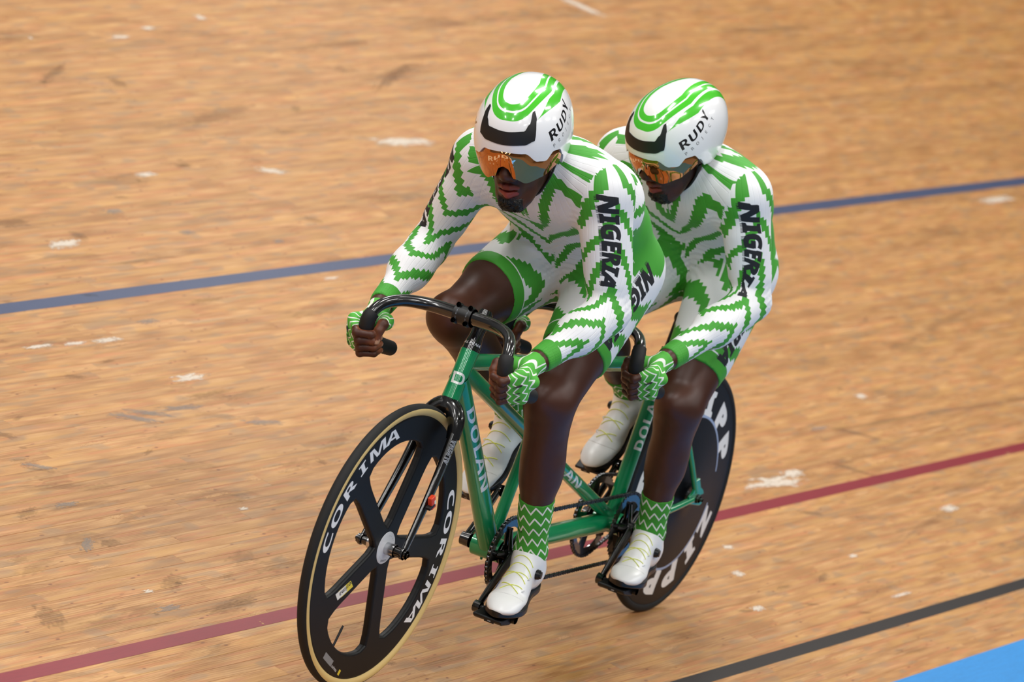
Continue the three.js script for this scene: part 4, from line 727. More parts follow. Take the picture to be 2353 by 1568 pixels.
const visorTex = (() => {
  const [c, g] = canvas(1024, 256); g.fillStyle = '#b8702a'; g.fillRect(0, 0, 1024, 256);
  g.fillStyle = '#f6efe4'; g.textAlign = 'center'; g.textBaseline = 'middle'; g.font = 'bold 74px sans-serif'; g.save(); g.translate(490, 92); g.scale(1.3, 0.8); g.fillText('RUDY', 0, 0); g.restore();
  g.font = '22px sans-serif'; [...'PROJECT'].forEach((ch, i) => g.fillText(ch, 392 + i * 34, 140)); const t = tex(c); t.wrapS = t.wrapT = THREE.ClampToEdgeWrapping; return t;
})();
const visorMat = phys({ map: visorTex, metalness: 0.9, roughness: 0.05, clearcoat: 1, clearcoatRoughness: 0.03 });
const strapMat = std({ color: 0x0c0c0d, roughness: 0.8 });
function patch(nu, nv, fn, uvf, turned = false) {
  const pos = [], uv = [], idx = [];
  for (let i = 0; i <= nu; i++) for (let j = 0; j <= nv; j++) { pos.push(...fn(i / nu, j / nv)); uv.push(...(uvf ? uvf(i / nu, j / nv) : [i / nu, j / nv])); }
  for (let i = 0; i < nu; i++) for (let j = 0; j < nv; j++) { const a = i * (nv + 1) + j, b = a + nv + 1; turned ? idx.push(a, b, a + 1, b, b + 1, a + 1) : idx.push(a, a + 1, b, b, a + 1, b + 1); }
  const g = new THREE.BufferGeometry(); g.setAttribute('position', new THREE.Float32BufferAttribute(pos, 3)); g.setAttribute('uv', new THREE.Float32BufferAttribute(uv, 2)); g.setIndex(idx); g.computeVertexNormals(); return g;
}
function buildHelmet(rider, M, o) {
  const helmet = group('helmet', rider); helmet.userData.label = 'white racing helmet with green stripes and black brow inlay';
  const sh = patch(160, 60, (i, j) => { const az = i * 360 - 180, r = helmRim(az); return helmPoint(az, lerp(r, 90, Math.pow(j, 0.9)) - (j === 1 ? 0.0001 : 0)); }, (i, j) => { const az = i * 360 - 180, r = helmRim(az), el = lerp(r, 90, Math.pow(j, 0.9)); return [i, 1 - (90 - el) / 150]; });
  // smooth normals across the seam at the back
  { const p = sh.attributes.position, n = sh.attributes.normal, m = 61; for (let j = 0; j < m; j++) { const a = j, b = 160 * m + j, x = n.getX(a) + n.getX(b), y = n.getY(a) + n.getY(b), z = n.getZ(a) + n.getZ(b), l = Math.hypot(x, y, z) || 1; n.setXYZ(a, x / l, y / l, z / l); n.setXYZ(b, x / l, y / l, z / l); } for (let i = 0; i <= 160; i++) n.setXYZ(i * m + 60, 0, 1, 0); }
  mesh('shell', sh.applyMatrix4(M), helmetMat, helmet);
  const rim = patch(160, 4, (i, j) => { const az = i * 360 - 180, r = helmRim(az); return helmPoint(az, r, -0.016 * j); });
  mesh('rim', rim.applyMatrix4(M), std({ color: 0xe9e9ea, roughness: 0.5 }), helmet);
  const lin_ = patch(80, 12, (i, j) => { const az = i * 360 - 180, r = helmRim(az); return helmPoint(az, lerp(r, 90, j), -0.016); });
  mesh('lining', lin_.applyMatrix4(M), strapMat, helmet);
  // black inlay on the brow
  const lowE = (t) => pw(Math.abs(t), [[0, 11.5], [0.5, 12.5], [0.82, 16], [1, 38]]), upE = (t) => pw(Math.abs(t), [[0, 25], [0.5, 26.5], [0.68, 33], [0.9, 46], [1, 47]]);
  const inlay = []; const N = 48;
  for (const k of [0]) {
    const topG = patch(N, 6, (i, j) => { const t = i * 2 - 1; return helmPoint(Math.sign(t) * 38 * Math.pow(Math.abs(t), 0.85), lerp(lowE(t), upE(t), j), 0.0016); });
    const lowG = patch(N, 1, (i, j) => { const t = i * 2 - 1; return helmPoint(Math.sign(t) * 38 * Math.pow(Math.abs(t), 0.85), lowE(t), lerp(-0.002, 0.0016, j)); }), upG = patch(N, 1, (i, j) => { const t = i * 2 - 1; return helmPoint(Math.sign(t) * 38 * Math.pow(Math.abs(t), 0.85), upE(t), lerp(0.0016, -0.002, j)); });
    inlay.push(topG, lowG, upG);
  }
  mesh('brow_inlay', merged(inlay).applyMatrix4(M), std({ color: 0x121213, roughness: 0.5 }), helmet, 'matt black brow inlay');
  // mirrored visor: a curved shield below the rim, notched over the nose
  const vis = (i, j) => {
    const az = lerp(-78, 78, i), a = rad(az), tp = helmPoint(az, helmRim(az) + 2.5, -0.005), low = pw(Math.abs(az), [[0, -0.006], [5, -0.010], [14, -0.038], [30, -0.051], [52, -0.043], [70, -0.028], [78, -0.02]]);
    const u = lerp(tp[1], Math.min(low, tp[1] - 0.004), j), k = sstep(0.03, -0.06, u), A = lerp(0.129, 0.119, k * k), Bz = lerp(0.1045, 0.092, k * k), e = sstep(0, 0.22, j);
    return [lerp(tp[0], A * Math.cos(a), e), u, lerp(tp[2], Bz * Math.sin(a), e)];
  };
  const visor = patch(72, 14, vis, (i, j) => [1 - i, 1 - j], true);
  const back = patch(72, 14, (i, j) => { const p = vis(i, j); return [p[0] * 0.984, p[1], p[2] * 0.984]; }), edge = patch(72, 1, (i, j) => { const p = vis(i, 1), k = lerp(1, 0.984, j); return [p[0] * k, p[1], p[2] * k]; });
  mesh('visor', visor.applyMatrix4(M), visorMat, helmet, 'amber mirrored visor with small white lettering');
  mesh('visor_edge', merged([back, edge]).applyMatrix4(M), strapMat, helmet);
  // chin strap
  for (const s of [-1, 1]) mesh('chin_strap', tubeGeo([[0.0, -0.045, s * 0.08], [0.008, -0.08, s * 0.068], [0.022, -0.115, s * 0.046], [0.03, -0.136, s * 0.012], [0.03, -0.137, 0]].map((p) => V(...p)), 0.0055, { seg: 24, sides: 10, up: [1, 0, 0], squash: [1.25, 0.4] }).applyMatrix4(M), strapMat, helmet, 'black chin strap');
}
const shoeMat = phys({ color: 0xf1f1f0, roughness: 0.35, clearcoat: 0.3, clearcoatRoughness: 0.3 });
const soleMat = std({ color: 0x0e0e0f, roughness: 0.35 });
const laceMat = std({ color: 0xe2e860, roughness: 0.6 });
const shoeField = (() => {
  const f = sdGroup([
    ell([0.246, 0.016, 0.003], [0.04, 0.0145, 0.036]), ell([0.2, 0.019, 0], [0.058, 0.0185, 0.0445]), cap([0.07, 0.034, 0], [0.16, 0.026, 0], 0.031, 0.03), ell([0.042, 0.042, 0], [0.043, 0.05, 0.033]),
    cap([0.062, 0.06, 0], [0.066, 0.098, 0], 0.04, 0.037), cap([0.085, 0.08, 0], [0.15, 0.043, 0], 0.031, 0.026), cap([0.15, 0.036, 0], [0.195, 0.022, 0], 0.025, 0.019),
  ], 0.024);
  const g = (x, y, z) => { let d = f(x, y, z); const inner = Math.hypot((x - 0.067) / 1.05, z) - 0.0335; if (y > 0.05) d = Math.max(d, -inner); const rimY = 0.102 - 0.012 * sstep(0.05, 0.02, x) + 0.010 * sstep(0.07, 0.1, x) + 0.0035 * Math.cos(z * 210); d = Math.max(d, y - rimY); return Math.max(d, 0.004 - y); };
  g.lo = f.lo; g.hi = f.hi; return g;
})();
const shoeGeo = meshField(shoeField, [-0.012, -0.004, -0.062], [0.3, 0.125, 0.062], 0.0032);
const soleGeo = (() => {
  const sh = new THREE.Shape(), half = [[-0.002, 0], [0.008, 0.022], [0.04, 0.033], [0.09, 0.031], [0.14, 0.037], [0.185, 0.0465], [0.225, 0.044], [0.262, 0.031], [0.283, 0.012], [0.287, 0]];
  const cv = new THREE.SplineCurve(half.map(([x, y]) => new THREE.Vector2(x, y))), p = cv.getPoints(40);
  p.forEach((q, i) => i ? sh.lineTo(q.x, q.y) : sh.moveTo(q.x, q.y)); p.slice().reverse().forEach((q) => sh.lineTo(q.x, -q.y)); sh.closePath();
  const g = extrudeZ(sh, -0.009, 0.0065, 0.0025, 6); g.rotateX(-Math.PI / 2);
  const pos = g.attributes.position; for (let i = 0; i < pos.count; i++) { const x = pos.getX(i); pos.setY(i, pos.getY(i) + 0.010 * sstep(0.2, 0.29, x) + 0.002 * sstep(0.06, 0.0, x)); } g.computeVertexNormals(); return g;
})();
function shoeTop(x, z) { let y = 0.12; while (y > 0.02 && shoeField(x, y, z) > 0) y -= 0.0008; return y; }
const lacePaths = (() => {
  const out = [];
  const line = (x0, z0, x1, z1) => { const p = []; for (let i = 0; i <= 8; i++) { const x = lerp(x0, x1, i / 8), z = lerp(z0, z1, i / 8); p.push(V(x, shoeTop(x, z) + 0.0012, z)); } out.push(tubeGeo(p, 0.0011, { seg: 16, sides: 6 })); };
  for (const s of [1]) { line(0.2, -0.024, 0.184, 0.026); line(0.182, -0.026, 0.204, 0.022); line(0.165, -0.028, 0.15, 0.03); line(0.15, -0.028, 0.17, 0.027); line(0.128, -0.03, 0.135, 0.03); line(0.112, -0.024, 0.118, 0.026); }
  return out;
})();
function buildFoot(rider, o, s, ankle, knee, legField) {
  const P = o.pedals[s < 0 ? 0 : 1], pitch = o.pitch[s < 0 ? 0 : 1], k = s < 0 ? 0 : 1, F = [Math.cos(pitch), Math.sin(pitch), s * TOE_OUT[k]], Fn = vnorm(F), U = vnorm([-Math.sin(pitch), Math.cos(pitch), 0]), Rt = vcross(Fn, U);
  const heel = vadd(vadd([P[0], P[1], s * SHOE_Z[k]], U, SHOE_UP), Fn, -SHOE_BACK);
  const M = new THREE.Matrix4().makeBasis(V(...Fn), V(...U), V(...Rt)).setPosition(V(...heel)).multiply(new THREE.Matrix4().makeScale(1, 1, s));
  const shoe = group('shoe', rider); shoe.userData.label = 'white cycling shoe with yellow laces';
  const fix = (g) => {
    const k = (g.index ? g.toNonIndexed() : g.clone()).applyMatrix4(M);
    if (s < 0) for (const n of Object.keys(k.attributes)) { const a = k.attributes[n], m = a.itemSize; for (let i = 0; i < a.count; i += 3) for (let c = 0; c < m; c++) { const q = a.array[(i + 1) * m + c]; a.array[(i + 1) * m + c] = a.array[(i + 2) * m + c]; a.array[(i + 2) * m + c] = q; } }
    return k;
  };
  mesh('upper', fix(shoeGeo), shoeMat, shoe); mesh('sole', fix(soleGeo), soleMat, shoe, 'black carbon sole');
  lacePaths.forEach((g) => mesh('lace', fix(g), laceMat, shoe, 'thin yellow lace'));
  // closure dial on the outer side, two lace guides
  const disc = (x, y, r, h, n) => { const g = new THREE.CylinderGeometry(r * 0.86, r, h, n); g.rotateX(Math.PI / 2); let z = 0.07; while (z > 0 && shoeField(x, y, z) > 0) z -= 0.0005; g.translate(x, y, z + h * 0.3); return g; };
  mesh('dial', fix(merged([disc(0.1, 0.058, 0.0135, 0.009, 10), disc(0.1, 0.058, 0.0105, 0.014, 8)])), soleMat, shoe, 'black closure dial');
  const tab = []; for (let i = 0; i <= 14; i++) { const a = rad(lerp(95, 265, i / 14)); tab.push(V(0.067 + 0.0365 * Math.cos(a), 0.098 - 0.008 * sstep(0.05, 0.03, 0.067 + 0.0365 * Math.cos(a)), 0.0355 * Math.sin(a))); }
  mesh('heel_tab', fix(tubeGeo(tab, 0.0032, { seg: 28, sides: 8, up: [0, 1, 0], squash: [2.4, 1] })), std({ color: 0xe6ddca, roughness: 0.6 }), shoe, 'cream heel collar');
  const seamPts = []; for (let i = 0; i <= 16; i++) { const z = lerp(-0.04, 0.04, i / 16), x = 0.222 - 6 * z * z; seamPts.push(V(x, shoeTop(x, z) + 0.0002, z)); }
  mesh('toe_seam', fix(tubeGeo(seamPts, 0.0009, { seg: 32, sides: 6 })), std({ color: 0xd8d8d6, roughness: 0.6 }), shoe);
  for (const x of [0.185, 0.15]) { const z = 0.028; mesh('lace_guide', fix(new THREE.TorusGeometry(0.0045, 0.0014, 6, 14).rotateX(Math.PI / 2 - 0.5).translate(x, shoeTop(x, z) + 0.0004, z)), std({ color: 0xe3e5e6, roughness: 0.35 }), shoe); }
  mesh('cleat', fix(new RoundedBoxGeometry(0.06, 0.008, 0.05, 2, 0.002).translate(0.186, -0.0125, 0)), soleMat, shoe, 'black cleat under the sole');
  // sock from the shoe up the shin, drawn tight over the leg
  const up = vnorm(vsub(knee, ankle)), inShoe = vadd(vadd(heel, Fn, 0.064), U, 0.055), top = vadd(ankle, up, o.sock), foot = sdGroup([cap(inShoe, vadd(inShoe, U, 0.03), 0.03, 0.0325), cap(vadd(inShoe, U, 0.03), ankle, 0.0325, 0.0355)], 0.02);
  const sf = (x, y, z) => { const d = smin(legField(x, y, z) - 0.0022, foot(x, y, z), 0.02); return Math.max(d, (x - top[0]) * up[0] + (y - top[1]) * up[1] + (z - top[2]) * up[2], -((x - inShoe[0]) * U[0] + (y - inShoe[1]) * U[1] + (z - inShoe[2]) * U[2])); };
  const b0 = [0, 1, 2].map((i) => Math.min(inShoe[i], top[i]) - 0.065), b1 = [0, 1, 2].map((i) => Math.max(inShoe[i], top[i]) + 0.065);
  const lm = limbMap([top, vmix(top, ankle, 0.5), ankle, inShoe], [[0.75, 0.1, -0.65 ], [0.75, 0.1, -0.65]]);
  const g = uvByTriangle(meshField(sf, b0, b1, 0.0045), () => 0, (r, p, near) => { const [a, t] = lm(p, near ? near[2] : null); return [0.35 + a / (Math.PI * 2), 1 - t / 0.24, a]; });
  mesh('sock', g, sockMat, rider, 'green sock with white zigzags');
}
// ---------------------------------------------------------------- riders: bodies
const vadd = (a, b, k = 1) => [a[0] + b[0] * k, a[1] + b[1] * k, a[2] + b[2] * k];
const vsub = (a, b) => [a[0] - b[0], a[1] - b[1], a[2] - b[2]];
const vmix = (a, b, t) => [lerp(a[0], b[0], t), lerp(a[1], b[1], t), lerp(a[2], b[2], t)];
const vdot = (a, b) => a[0] * b[0] + a[1] * b[1] + a[2] * b[2];
const vcross = (a, b) => [a[1] * b[2] - a[2] * b[1], a[2] * b[0] - a[0] * b[2], a[0] * b[1] - a[1] * b[0]];
const vnorm = (a) => { const l = Math.hypot(...a) || 1; return a.map((v) => v / l); };
// limb curve for the cloth print: metres along, angle round
function limbMap(points, refs, n = 60) {
  const cv = new THREE.CatmullRomCurve3(points.map((p) => V(...p)), false, 'centripetal'), L = cv.getLength(), pts = [], tan = [], ref = [];
  for (let i = 0; i <= n; i++) { const p = cv.getPointAt(i / n), t = cv.getTangentAt(i / n); pts.push([p.x, p.y, p.z]); tan.push([t.x, t.y, t.z]); const q = i / n * (refs.length - 1), k = Math.min(refs.length - 2, Math.floor(q)), r = vmix(refs[k], refs[k + 1], q - k); ref.push(vnorm(vadd(r, [t.x, t.y, t.z], -vdot(r, [t.x, t.y, t.z])))); }
  const f = (p, near) => {
    let b = 1e9, bi = 0; for (let i = 0; i <= n; i++) { const d = vsub(p, pts[i]), e = vdot(d, d); if (e < b) { b = e; bi = i; } }
    const d = vsub(p, pts[bi]), T = tan[bi], al = vdot(d, T), e = vadd(d, T, -al), B = vcross(T, ref[bi]);
    let a = Math.atan2(vdot(e, B), vdot(e, ref[bi])); if (near !== null && near !== undefined) { while (a - near > Math.PI) a -= Math.PI * 2; while (a - near < -Math.PI) a += Math.PI * 2; }
    return [a, bi / n * L + al];
  };
  f.total = L; return f;
}
function buildRider(o) {
  const rider = thing('person', o.label, 'person');
  const J = o.joints, skin = [], t0 = Date.now();
  // ---- limbs and trunk as distance fields
  const leg = (s, hip, knee, ankle) => {
    const fw = vnorm(vsub(knee, hip)), dn = vnorm(vsub(ankle, knee)), lat = [0, 0, 1];
    const top = vnorm(vcross(lat, fw)), front = vnorm(vcross(lat, dn));       // front of thigh, front of shin
    const sgn = top[1] < 0 ? -1 : 1, T = top.map((v) => v * sgn), sf = front[0] < 0 ? -1 : 1, Fr = front.map((v) => v * sf);
    const out = [0, 0, s];
    const all = [
      cap(hip, knee, 0.095, 0.057),
      cap(vadd(vmix(hip, knee, 0.12), T, 0.03), vadd(vmix(hip, knee, 0.6), T, 0.024), 0.094, 0.073),            // quadriceps
      cap(vadd(vmix(hip, knee, 0.62), vadd(T, out, -0.9), 0.016), vadd(vmix(hip, knee, 0.84), vadd(T, out, -0.8), 0.012), 0.046, 0.036), // inner head above the knee
      cap(vadd(vmix(hip, knee, 0.4), vadd(T, out, 0.8), 0.018), vadd(vmix(hip, knee, 0.76), vadd(T, out, 0.8), 0.012), 0.052, 0.04),
      cap(vadd(vmix(hip, knee, 0.08), T, -0.03), vadd(vmix(hip, knee, 0.6), T, -0.018), 0.07, 0.056),           // hamstrings
      cap(vadd(knee, vadd(T, Fr), 0.01), vadd(vmix(knee, ankle, 0.06), Fr, 0.012), 0.044, 0.04),                 // knee
      ell(vadd(vadd(knee, T, 0.026), Fr, 0.024), [0.03, 0.03, 0.028]),                                           // kneecap
      cap(knee, vmix(knee, ankle, 0.5), 0.049, 0.044),
      cap(vmix(knee, ankle, 0.4), ankle, 0.041, 0.0335),
      cap(vadd(vadd(vmix(knee, ankle, 0.14), Fr, -0.018), lat, -s * 0.006), vadd(vadd(vmix(knee, ankle, 0.46), Fr, -0.016), lat, -s * 0.004), 0.044, 0.040), // calf
      cap(vadd(vmix(knee, ankle, 0.16), Fr, 0.016), vadd(vmix(knee, ankle, 0.75), Fr, 0.01), 0.03, 0.024),       // shin
    ];
    const f = sdGroup(all, 0.03); f.thigh = sdGroup(all.slice(0, 5), 0.03); return f;
  };
  const arm = (s, sh, el, wr) => {
    const up = vnorm(vsub(el, sh)), fo = vnorm(vsub(wr, el)), ax = vnorm(vcross(up, fo)), inn = vnorm(vcross(ax, up)); // inn: towards the fold of the elbow
    return sdGroup([
      cap(sh, el, 0.051, 0.039),
      ell(vadd(sh, [0, 0, s], 0.008), [0.06, 0.062, 0.056]),
      cap(vadd(vmix(sh, el, 0.35), inn, 0.014), vadd(vmix(sh, el, 0.72), inn, 0.012), 0.042, 0.037),
      cap(vadd(vmix(sh, el, 0.2), inn, -0.014), vadd(vmix(sh, el, 0.75), inn, -0.01), 0.043, 0.036),
      cap(el, vmix(el, wr, 0.45), 0.037, 0.037),
      cap(vmix(el, wr, 0.15), vmix(el, wr, 0.45), 0.0395, 0.037),
      cap(vmix(el, wr, 0.4), wr, 0.036, 0.0265),
    ], 0.03);
  };
  const armL = arm(-1, J.shL, J.elL, J.wrL), armR = arm(1, J.shR, J.elR, J.wrR), legL = leg(-1, J.hipL, J.knL, J.anL), legR = leg(1, J.hipR, J.knR, J.anR);
  const sp = J.spine;   // pelvis, waist, chest, upper chest, neck base
  const tor = [];
  const prof = [[0.085, 0.082, 0.088], [0.062, 0.09, 0.086], [0.086, 0.09, 0.1], [0.1, 0.077, 0.08]];    // lateral offset, radius
  for (let i = 0; i < 3; i++) for (const s of [-1, 0, 1]) { const a = vadd(sp[i], [0, 0, s * prof[i][0]]), b = vadd(sp[i + 1], [0, 0, s * prof[i + 1][0]]); tor.push(cap(a, b, prof[i][1], prof[i + 1][1])); }
  for (const [s, sh] of [[-1, J.shL], [1, J.shR]]) {
    tor.push(cap(vadd(sp[3], [0, 0.03, s * 0.06]), vadd(sh, [-0.01, 0.005, -s * 0.02]), 0.07, 0.058));          // shoulder girdle
    tor.push(cap(vadd(sp[4], [0, -0.01, s * 0.02]), vadd(sh, [-0.01, 0.02, -s * 0.04]), 0.05, 0.044));          // trapezius
    tor.push(ell(vadd(vmix(sp[2], sp[3], 0.65), [0.02, -0.035, s * 0.07]), [0.075, 0.045, 0.075]));              // chest
    tor.push(ell(vadd(sp[0], [-0.02, -0.005, s * 0.065]), [0.088, 0.085, 0.08]));                                   // buttock
  }
  tor.push(cap(sp[3], sp[4], 0.08, 0.06)); tor.push(cap(vadd(sp[0], [0.05, -0.04, 0]), vadd(sp[1], [0.04, -0.035, 0]), 0.068, 0.072));
  const torso = sdGroup(tor, 0.05);
  const neck = sdGroup([cap(sp[4], J.neckTop, 0.064, 0.06)], 0.03);
  const lo = [9, 9, 9], hi = [-9, -9, -9]; for (const f of [armL, armR, legL, legR, torso]) for (let i = 0; i < 3; i++) { lo[i] = Math.min(lo[i], f.lo[i]); hi[i] = Math.max(hi[i], f.hi[i]); }
  const pad = (v, d) => v.map((x) => x + d);
  const joint = (tv, al, ar, ll, lr) => Math.min(smin(smin(tv, al, 0.035), ll, 0.04), smin(smin(tv, ar, 0.035), lr, 0.04));
  const bodyField = (x, y, z) => smin(joint(torso(x, y, z), armL(x, y, z), armR(x, y, z), legL(x, y, z), legR(x, y, z)), neck(x, y, z), 0.03);
  skin.push(colourBy(meshField(bodyField, pad(lo, -0.02), pad(hi, 0.03), 0.0085), (x, y, z) => { const n = vnoise(x * 60 + y * 35, z * 60 - y * 41) * 0.5 + vnoise(x * 190 + z * 80, y * 190) * 0.5; return mix3(SKIN, SKIN.map((v) => v * 0.72), n * 0.6); }));
  // ---- skinsuit
  const TH = 0.0036, cutAt = (a, b, t) => ({ c: vmix(a, b, t), d: vnorm(vsub(b, a)) });
  const hem = o.hem ?? 0.285, cL = cutAt(J.hipL, J.knL, hem / Math.hypot(...vsub(J.knL, J.hipL))), cR = cutAt(J.hipR, J.knR, hem / Math.hypot(...vsub(J.knR, J.hipR))), wL = cutAt(J.elL, J.wrL, 0.965), wR = cutAt(J.elR, J.wrR, 0.965), nk = { c: vmix(sp[4], J.neckTop, o.collar ?? 0.8), d: vnorm(vsub(J.neckTop, sp[4])) };
  const pl = (q, x, y, z) => (x - q.c[0]) * q.d[0] + (y - q.c[1]) * q.d[1] + (z - q.c[2]) * q.d[2];
  const wr1 = (p, j, amp, sp_) => { const d = Math.hypot(...vsub(p, j)); return d > sp_ ? 0 : amp * (1 - d / sp_) ** 1 * Math.sin((p[1] * 1.0 + p[0] * 0.55 + 0.3 * p[2] + 0.01 * Math.sin(p[2] * 60)) * 330); };
  const parts = (x, y, z) => {
    const p = [x, y, z];
    let tv = torso(x, y, z) - TH; const nv = Math.max(neck(x, y, z) - TH - 0.002, pl(nk, x, y, z)); tv = smin(tv, nv, 0.02);
    return [tv, Math.max(armL(x, y, z) - TH, pl(wL, x, y, z)), Math.max(armR(x, y, z) - TH, pl(wR, x, y, z)), Math.max(legL.thigh(x, y, z) - TH, pl(cL, x, y, z)), Math.max(legR.thigh(x, y, z) - TH, pl(cR, x, y, z))];
  };
  const suitField = (x, y, z) => {
    const q = parts(x, y, z); let d = joint(...q);
    if (d < 0.012 && d > -0.012) { const p = [x, y, z]; d += wr1(p, J.elL, 0.0014, 0.085) + wr1(p, J.elR, 0.0014, 0.085) + wr1(p, vadd(J.shL, [0.01, -0.06, 0.06]), 0.0012, 0.075) + wr1(p, vadd(J.shR, [0.01, -0.06, -0.06]), 0.0012, 0.075) + wr1(p, vadd(sp[1], [0.1, -0.06, 0]), 0.0018, 0.13); }
    return d;
  };
  const suitLo = lo.slice(), suitHi = hi.slice(); suitLo[1] = Math.min(J.knL[1], J.knR[1]) - 0.02;
  let suit = meshField(suitField, pad(suitLo, -0.02), pad(suitHi, 0.06), 0.0065);
  const mArmL = limbMap([vadd(J.shL, vsub(J.shL, J.elL), 0.12), J.shL, vmix(J.shL, J.elL, 0.6), vmix(J.elL, J.wrL, 0.3), J.wrL], o.armRef[0]), mArmR = limbMap([vadd(J.shR, vsub(J.shR, J.elR), 0.12), J.shR, vmix(J.shR, J.elR, 0.6), vmix(J.elR, J.wrR, 0.3), J.wrR], o.armRef[1]);
  const mLegL = limbMap([J.hipL, J.knL], [[-0.1, 0.35, -1], [-0.1, 0.35, -1]]), mLegR = limbMap([J.hipR, J.knR], [[-0.1, 0.35, 1], [-0.1, 0.35, 1]]), mTor = limbMap([vadd(sp[0], vsub(sp[0], sp[1]), 0.6), sp[0], sp[1], sp[2], sp[3], sp[4]], [[-0.4, 1, 0], [-0.4, 1, 0]]);
  suit = uvByTriangle(suit, (m) => { const q = parts(...m); let b = 0; const bias = [0, 0.004, 0.004, -0.004, -0.004]; for (let i = 1; i < 5; i++) if (q[i] + bias[i] < q[b] + bias[b]) b = i; return b; }, (r, p, near) => {
    const f = [mTor, mArmL, mArmR, mLegL, mLegR][r], [a, s] = f(p, near ? near[2] : null);
    if (r === 0) return [(a / (Math.PI * 2) + 0.52) / 1.04, 1 - (1024 + clamp(s / TORSO_LEN, 0.002, 0.998) * 1024) / 2048, a];
    const L = r < 3 ? s / f.total * ARM_LEN : s * 0.285 / hem;
    return [((r - 1) + (a / (Math.PI * 2) + 0.54) / 1.08) / 4, 1 - clamp(L / (r < 3 ? ARM_LEN : LEG_LEN), 0.002, 0.998) * 0.5, a];
  });
  mesh('skinsuit', suit, suitMat, rider, 'white racing skinsuit with stepped green zigzags and black country name');
  // ---- hands round the bars
  for (const s of [-1, 1]) {
    const H = o.hands, P = [H.p[0], H.p[1], s * H.p[2]], A = vnorm(H.axis), N = [0, 0, s], D = vnorm([-A[1], A[0], 0]).map((v) => v * (-A[1] > 0 ? 1 : -1));
    const at = (phi, r, t) => vadd(vadd(vadd(P, N, Math.cos(rad(phi)) * r), D, Math.sin(rad(phi)) * r), A, t);
    const wr = s < 0 ? J.wrL : J.wrR;
    const W = at(-72, 0.064, -0.01), hand = [], gl = [];
    const ts = [-0.0275, -0.009, 0.0095, 0.0268], rr = [0.0089, 0.0091, 0.0086, 0.0077], sh = [-6, 2, 5, 4];
    const fingers = [];
    ts.forEach((t, i) => {
      const k = 1 - 0.0 * i, m = at(2 + sh[i], 0.0365, t * 1.04 - 0.002), p = at(84 + sh[i], 0.0362, t), d = at(140 + sh[i], 0.0315, t + 0.004), e = at(184 + sh[i], 0.0285, t + 0.007);
      fingers.push([cap(m, p, rr[i] * 1.12, rr[i] * 1.02), cap(p, d, rr[i] * 1.04, rr[i] * 0.95), cap(d, e, rr[i] * 0.95, rr[i] * 0.85), ell(p, [rr[i] * 1.12, rr[i] * 1.12, rr[i] * 1.12])]);
      hand.push(cap(W, m, 0.014, 0.0118)); gl.push(cap(W, m, 0.0172, 0.0142), cap(m, vmix(m, p, 0.5), rr[i] * 1.12 + 0.003, rr[i] * 1.06 + 0.0028));
    });
    const c0 = at(-114, 0.046, -0.018), c1 = at(-158, 0.0345, -0.033), c2 = at(-186, 0.0315, -0.026), c3 = at(-206, 0.0325, -0.003);
    const thumb = sdGroup([cap(W, c0, 0.016, 0.0165), cap(c0, c1, 0.0165, 0.0125), cap(c1, c2, 0.0122, 0.0108), cap(c2, c3, 0.0108, 0.0088)], 0.006);
    hand.push(cap(wr, W, 0.0245, 0.019)); gl.push(cap(vmix(wr, W, 0.15), W, 0.0265, 0.0215), cap(W, c0, 0.0175, 0.017), cap(c0, vmix(c0, c1, 0.8), 0.0185, 0.0155));
    gl.push(ell(at(-38, 0.044, -0.002), [0.0195, 0.0195, 0.03], null));
    const palm = sdGroup(hand, 0.016), fg = fingers.map((f) => sdGroup(f, 0.004)), glove = sdGroup(gl, 0.012);
    const hf = (x, y, z) => { let d = smin(palm(x, y, z), thumb(x, y, z), 0.008); for (const f of fg) d = Math.min(d, f(x, y, z)); return d; };
    const lo2 = P.map((v) => v - 0.125), hi2 = P.map((v) => v + 0.125);
    for (let i = 0; i < 3; i++) { lo2[i] = Math.min(lo2[i], wr[i] - 0.04); hi2[i] = Math.max(hi2[i], wr[i] + 0.04); }
    skin.push(colourBy(meshField(hf, lo2, hi2, 0.0026), (x, y, z, nr, i) => {
      const p = [x, y, z], q = vsub(p, P), rd = vnorm(vadd(q, A, -vdot(q, A))), n = [nr.getX(i), nr.getY(i), nr.getZ(i)], inner = sstep(0.15, -0.75, vdot(n, rd));
      let c = mix3(SKIN, SKIN_PALM, inner * 0.85); for (const f of fingers) c = mix3(c, SKIN_PALM, 0.55 * sstep(0.024, 0.008, Math.hypot(...vsub(p, f[2].b)))); c = mix3(c, SKIN_PALM, 0.5 * sstep(0.03, 0.01, Math.hypot(...vsub(p, c3))));
      const dn = Math.hypot(...vsub(p, vadd(vmix(c3, c2, 0.05), rd, 0.009))); if (dn < 0.0062 && vdot(n, rd) > 0.5) c = NAIL;
      fingers.forEach((f) => { const e = f[2].b, u = vnorm(vsub(e, P)); if (Math.hypot(...vsub(p, vadd(e, u, 0.006))) < 0.006 && vdot(n, rd) > 0.4) c = mix3(c, NAIL, 0.6); });
      return c;
    }));
    const gf = (x, y, z) => Math.max(glove(x, y, z), -fg.reduce((m, f) => Math.min(m, f(x, y, z)), 9) * 0 - 9);
    let gg = meshField(gf, lo2, hi2, 0.0032);
    gg = uvByTriangle(gg, () => 0, (r, p, near) => { const q = vsub(p, P), t = vdot(q, A), e = vadd(q, A, -t), a = Math.atan2(vdot(e, D), vdot(e, N)); let b = a; if (near) { while (b - near[2] > Math.PI) b -= 2 * Math.PI; while (b - near[2] < -Math.PI) b += 2 * Math.PI; } return [t / 0.11, b * 0.055 / 0.11, b]; });
    const gm = mesh('glove', gg, gloveMat, rider, 'green fingerless glove with white zigzags');
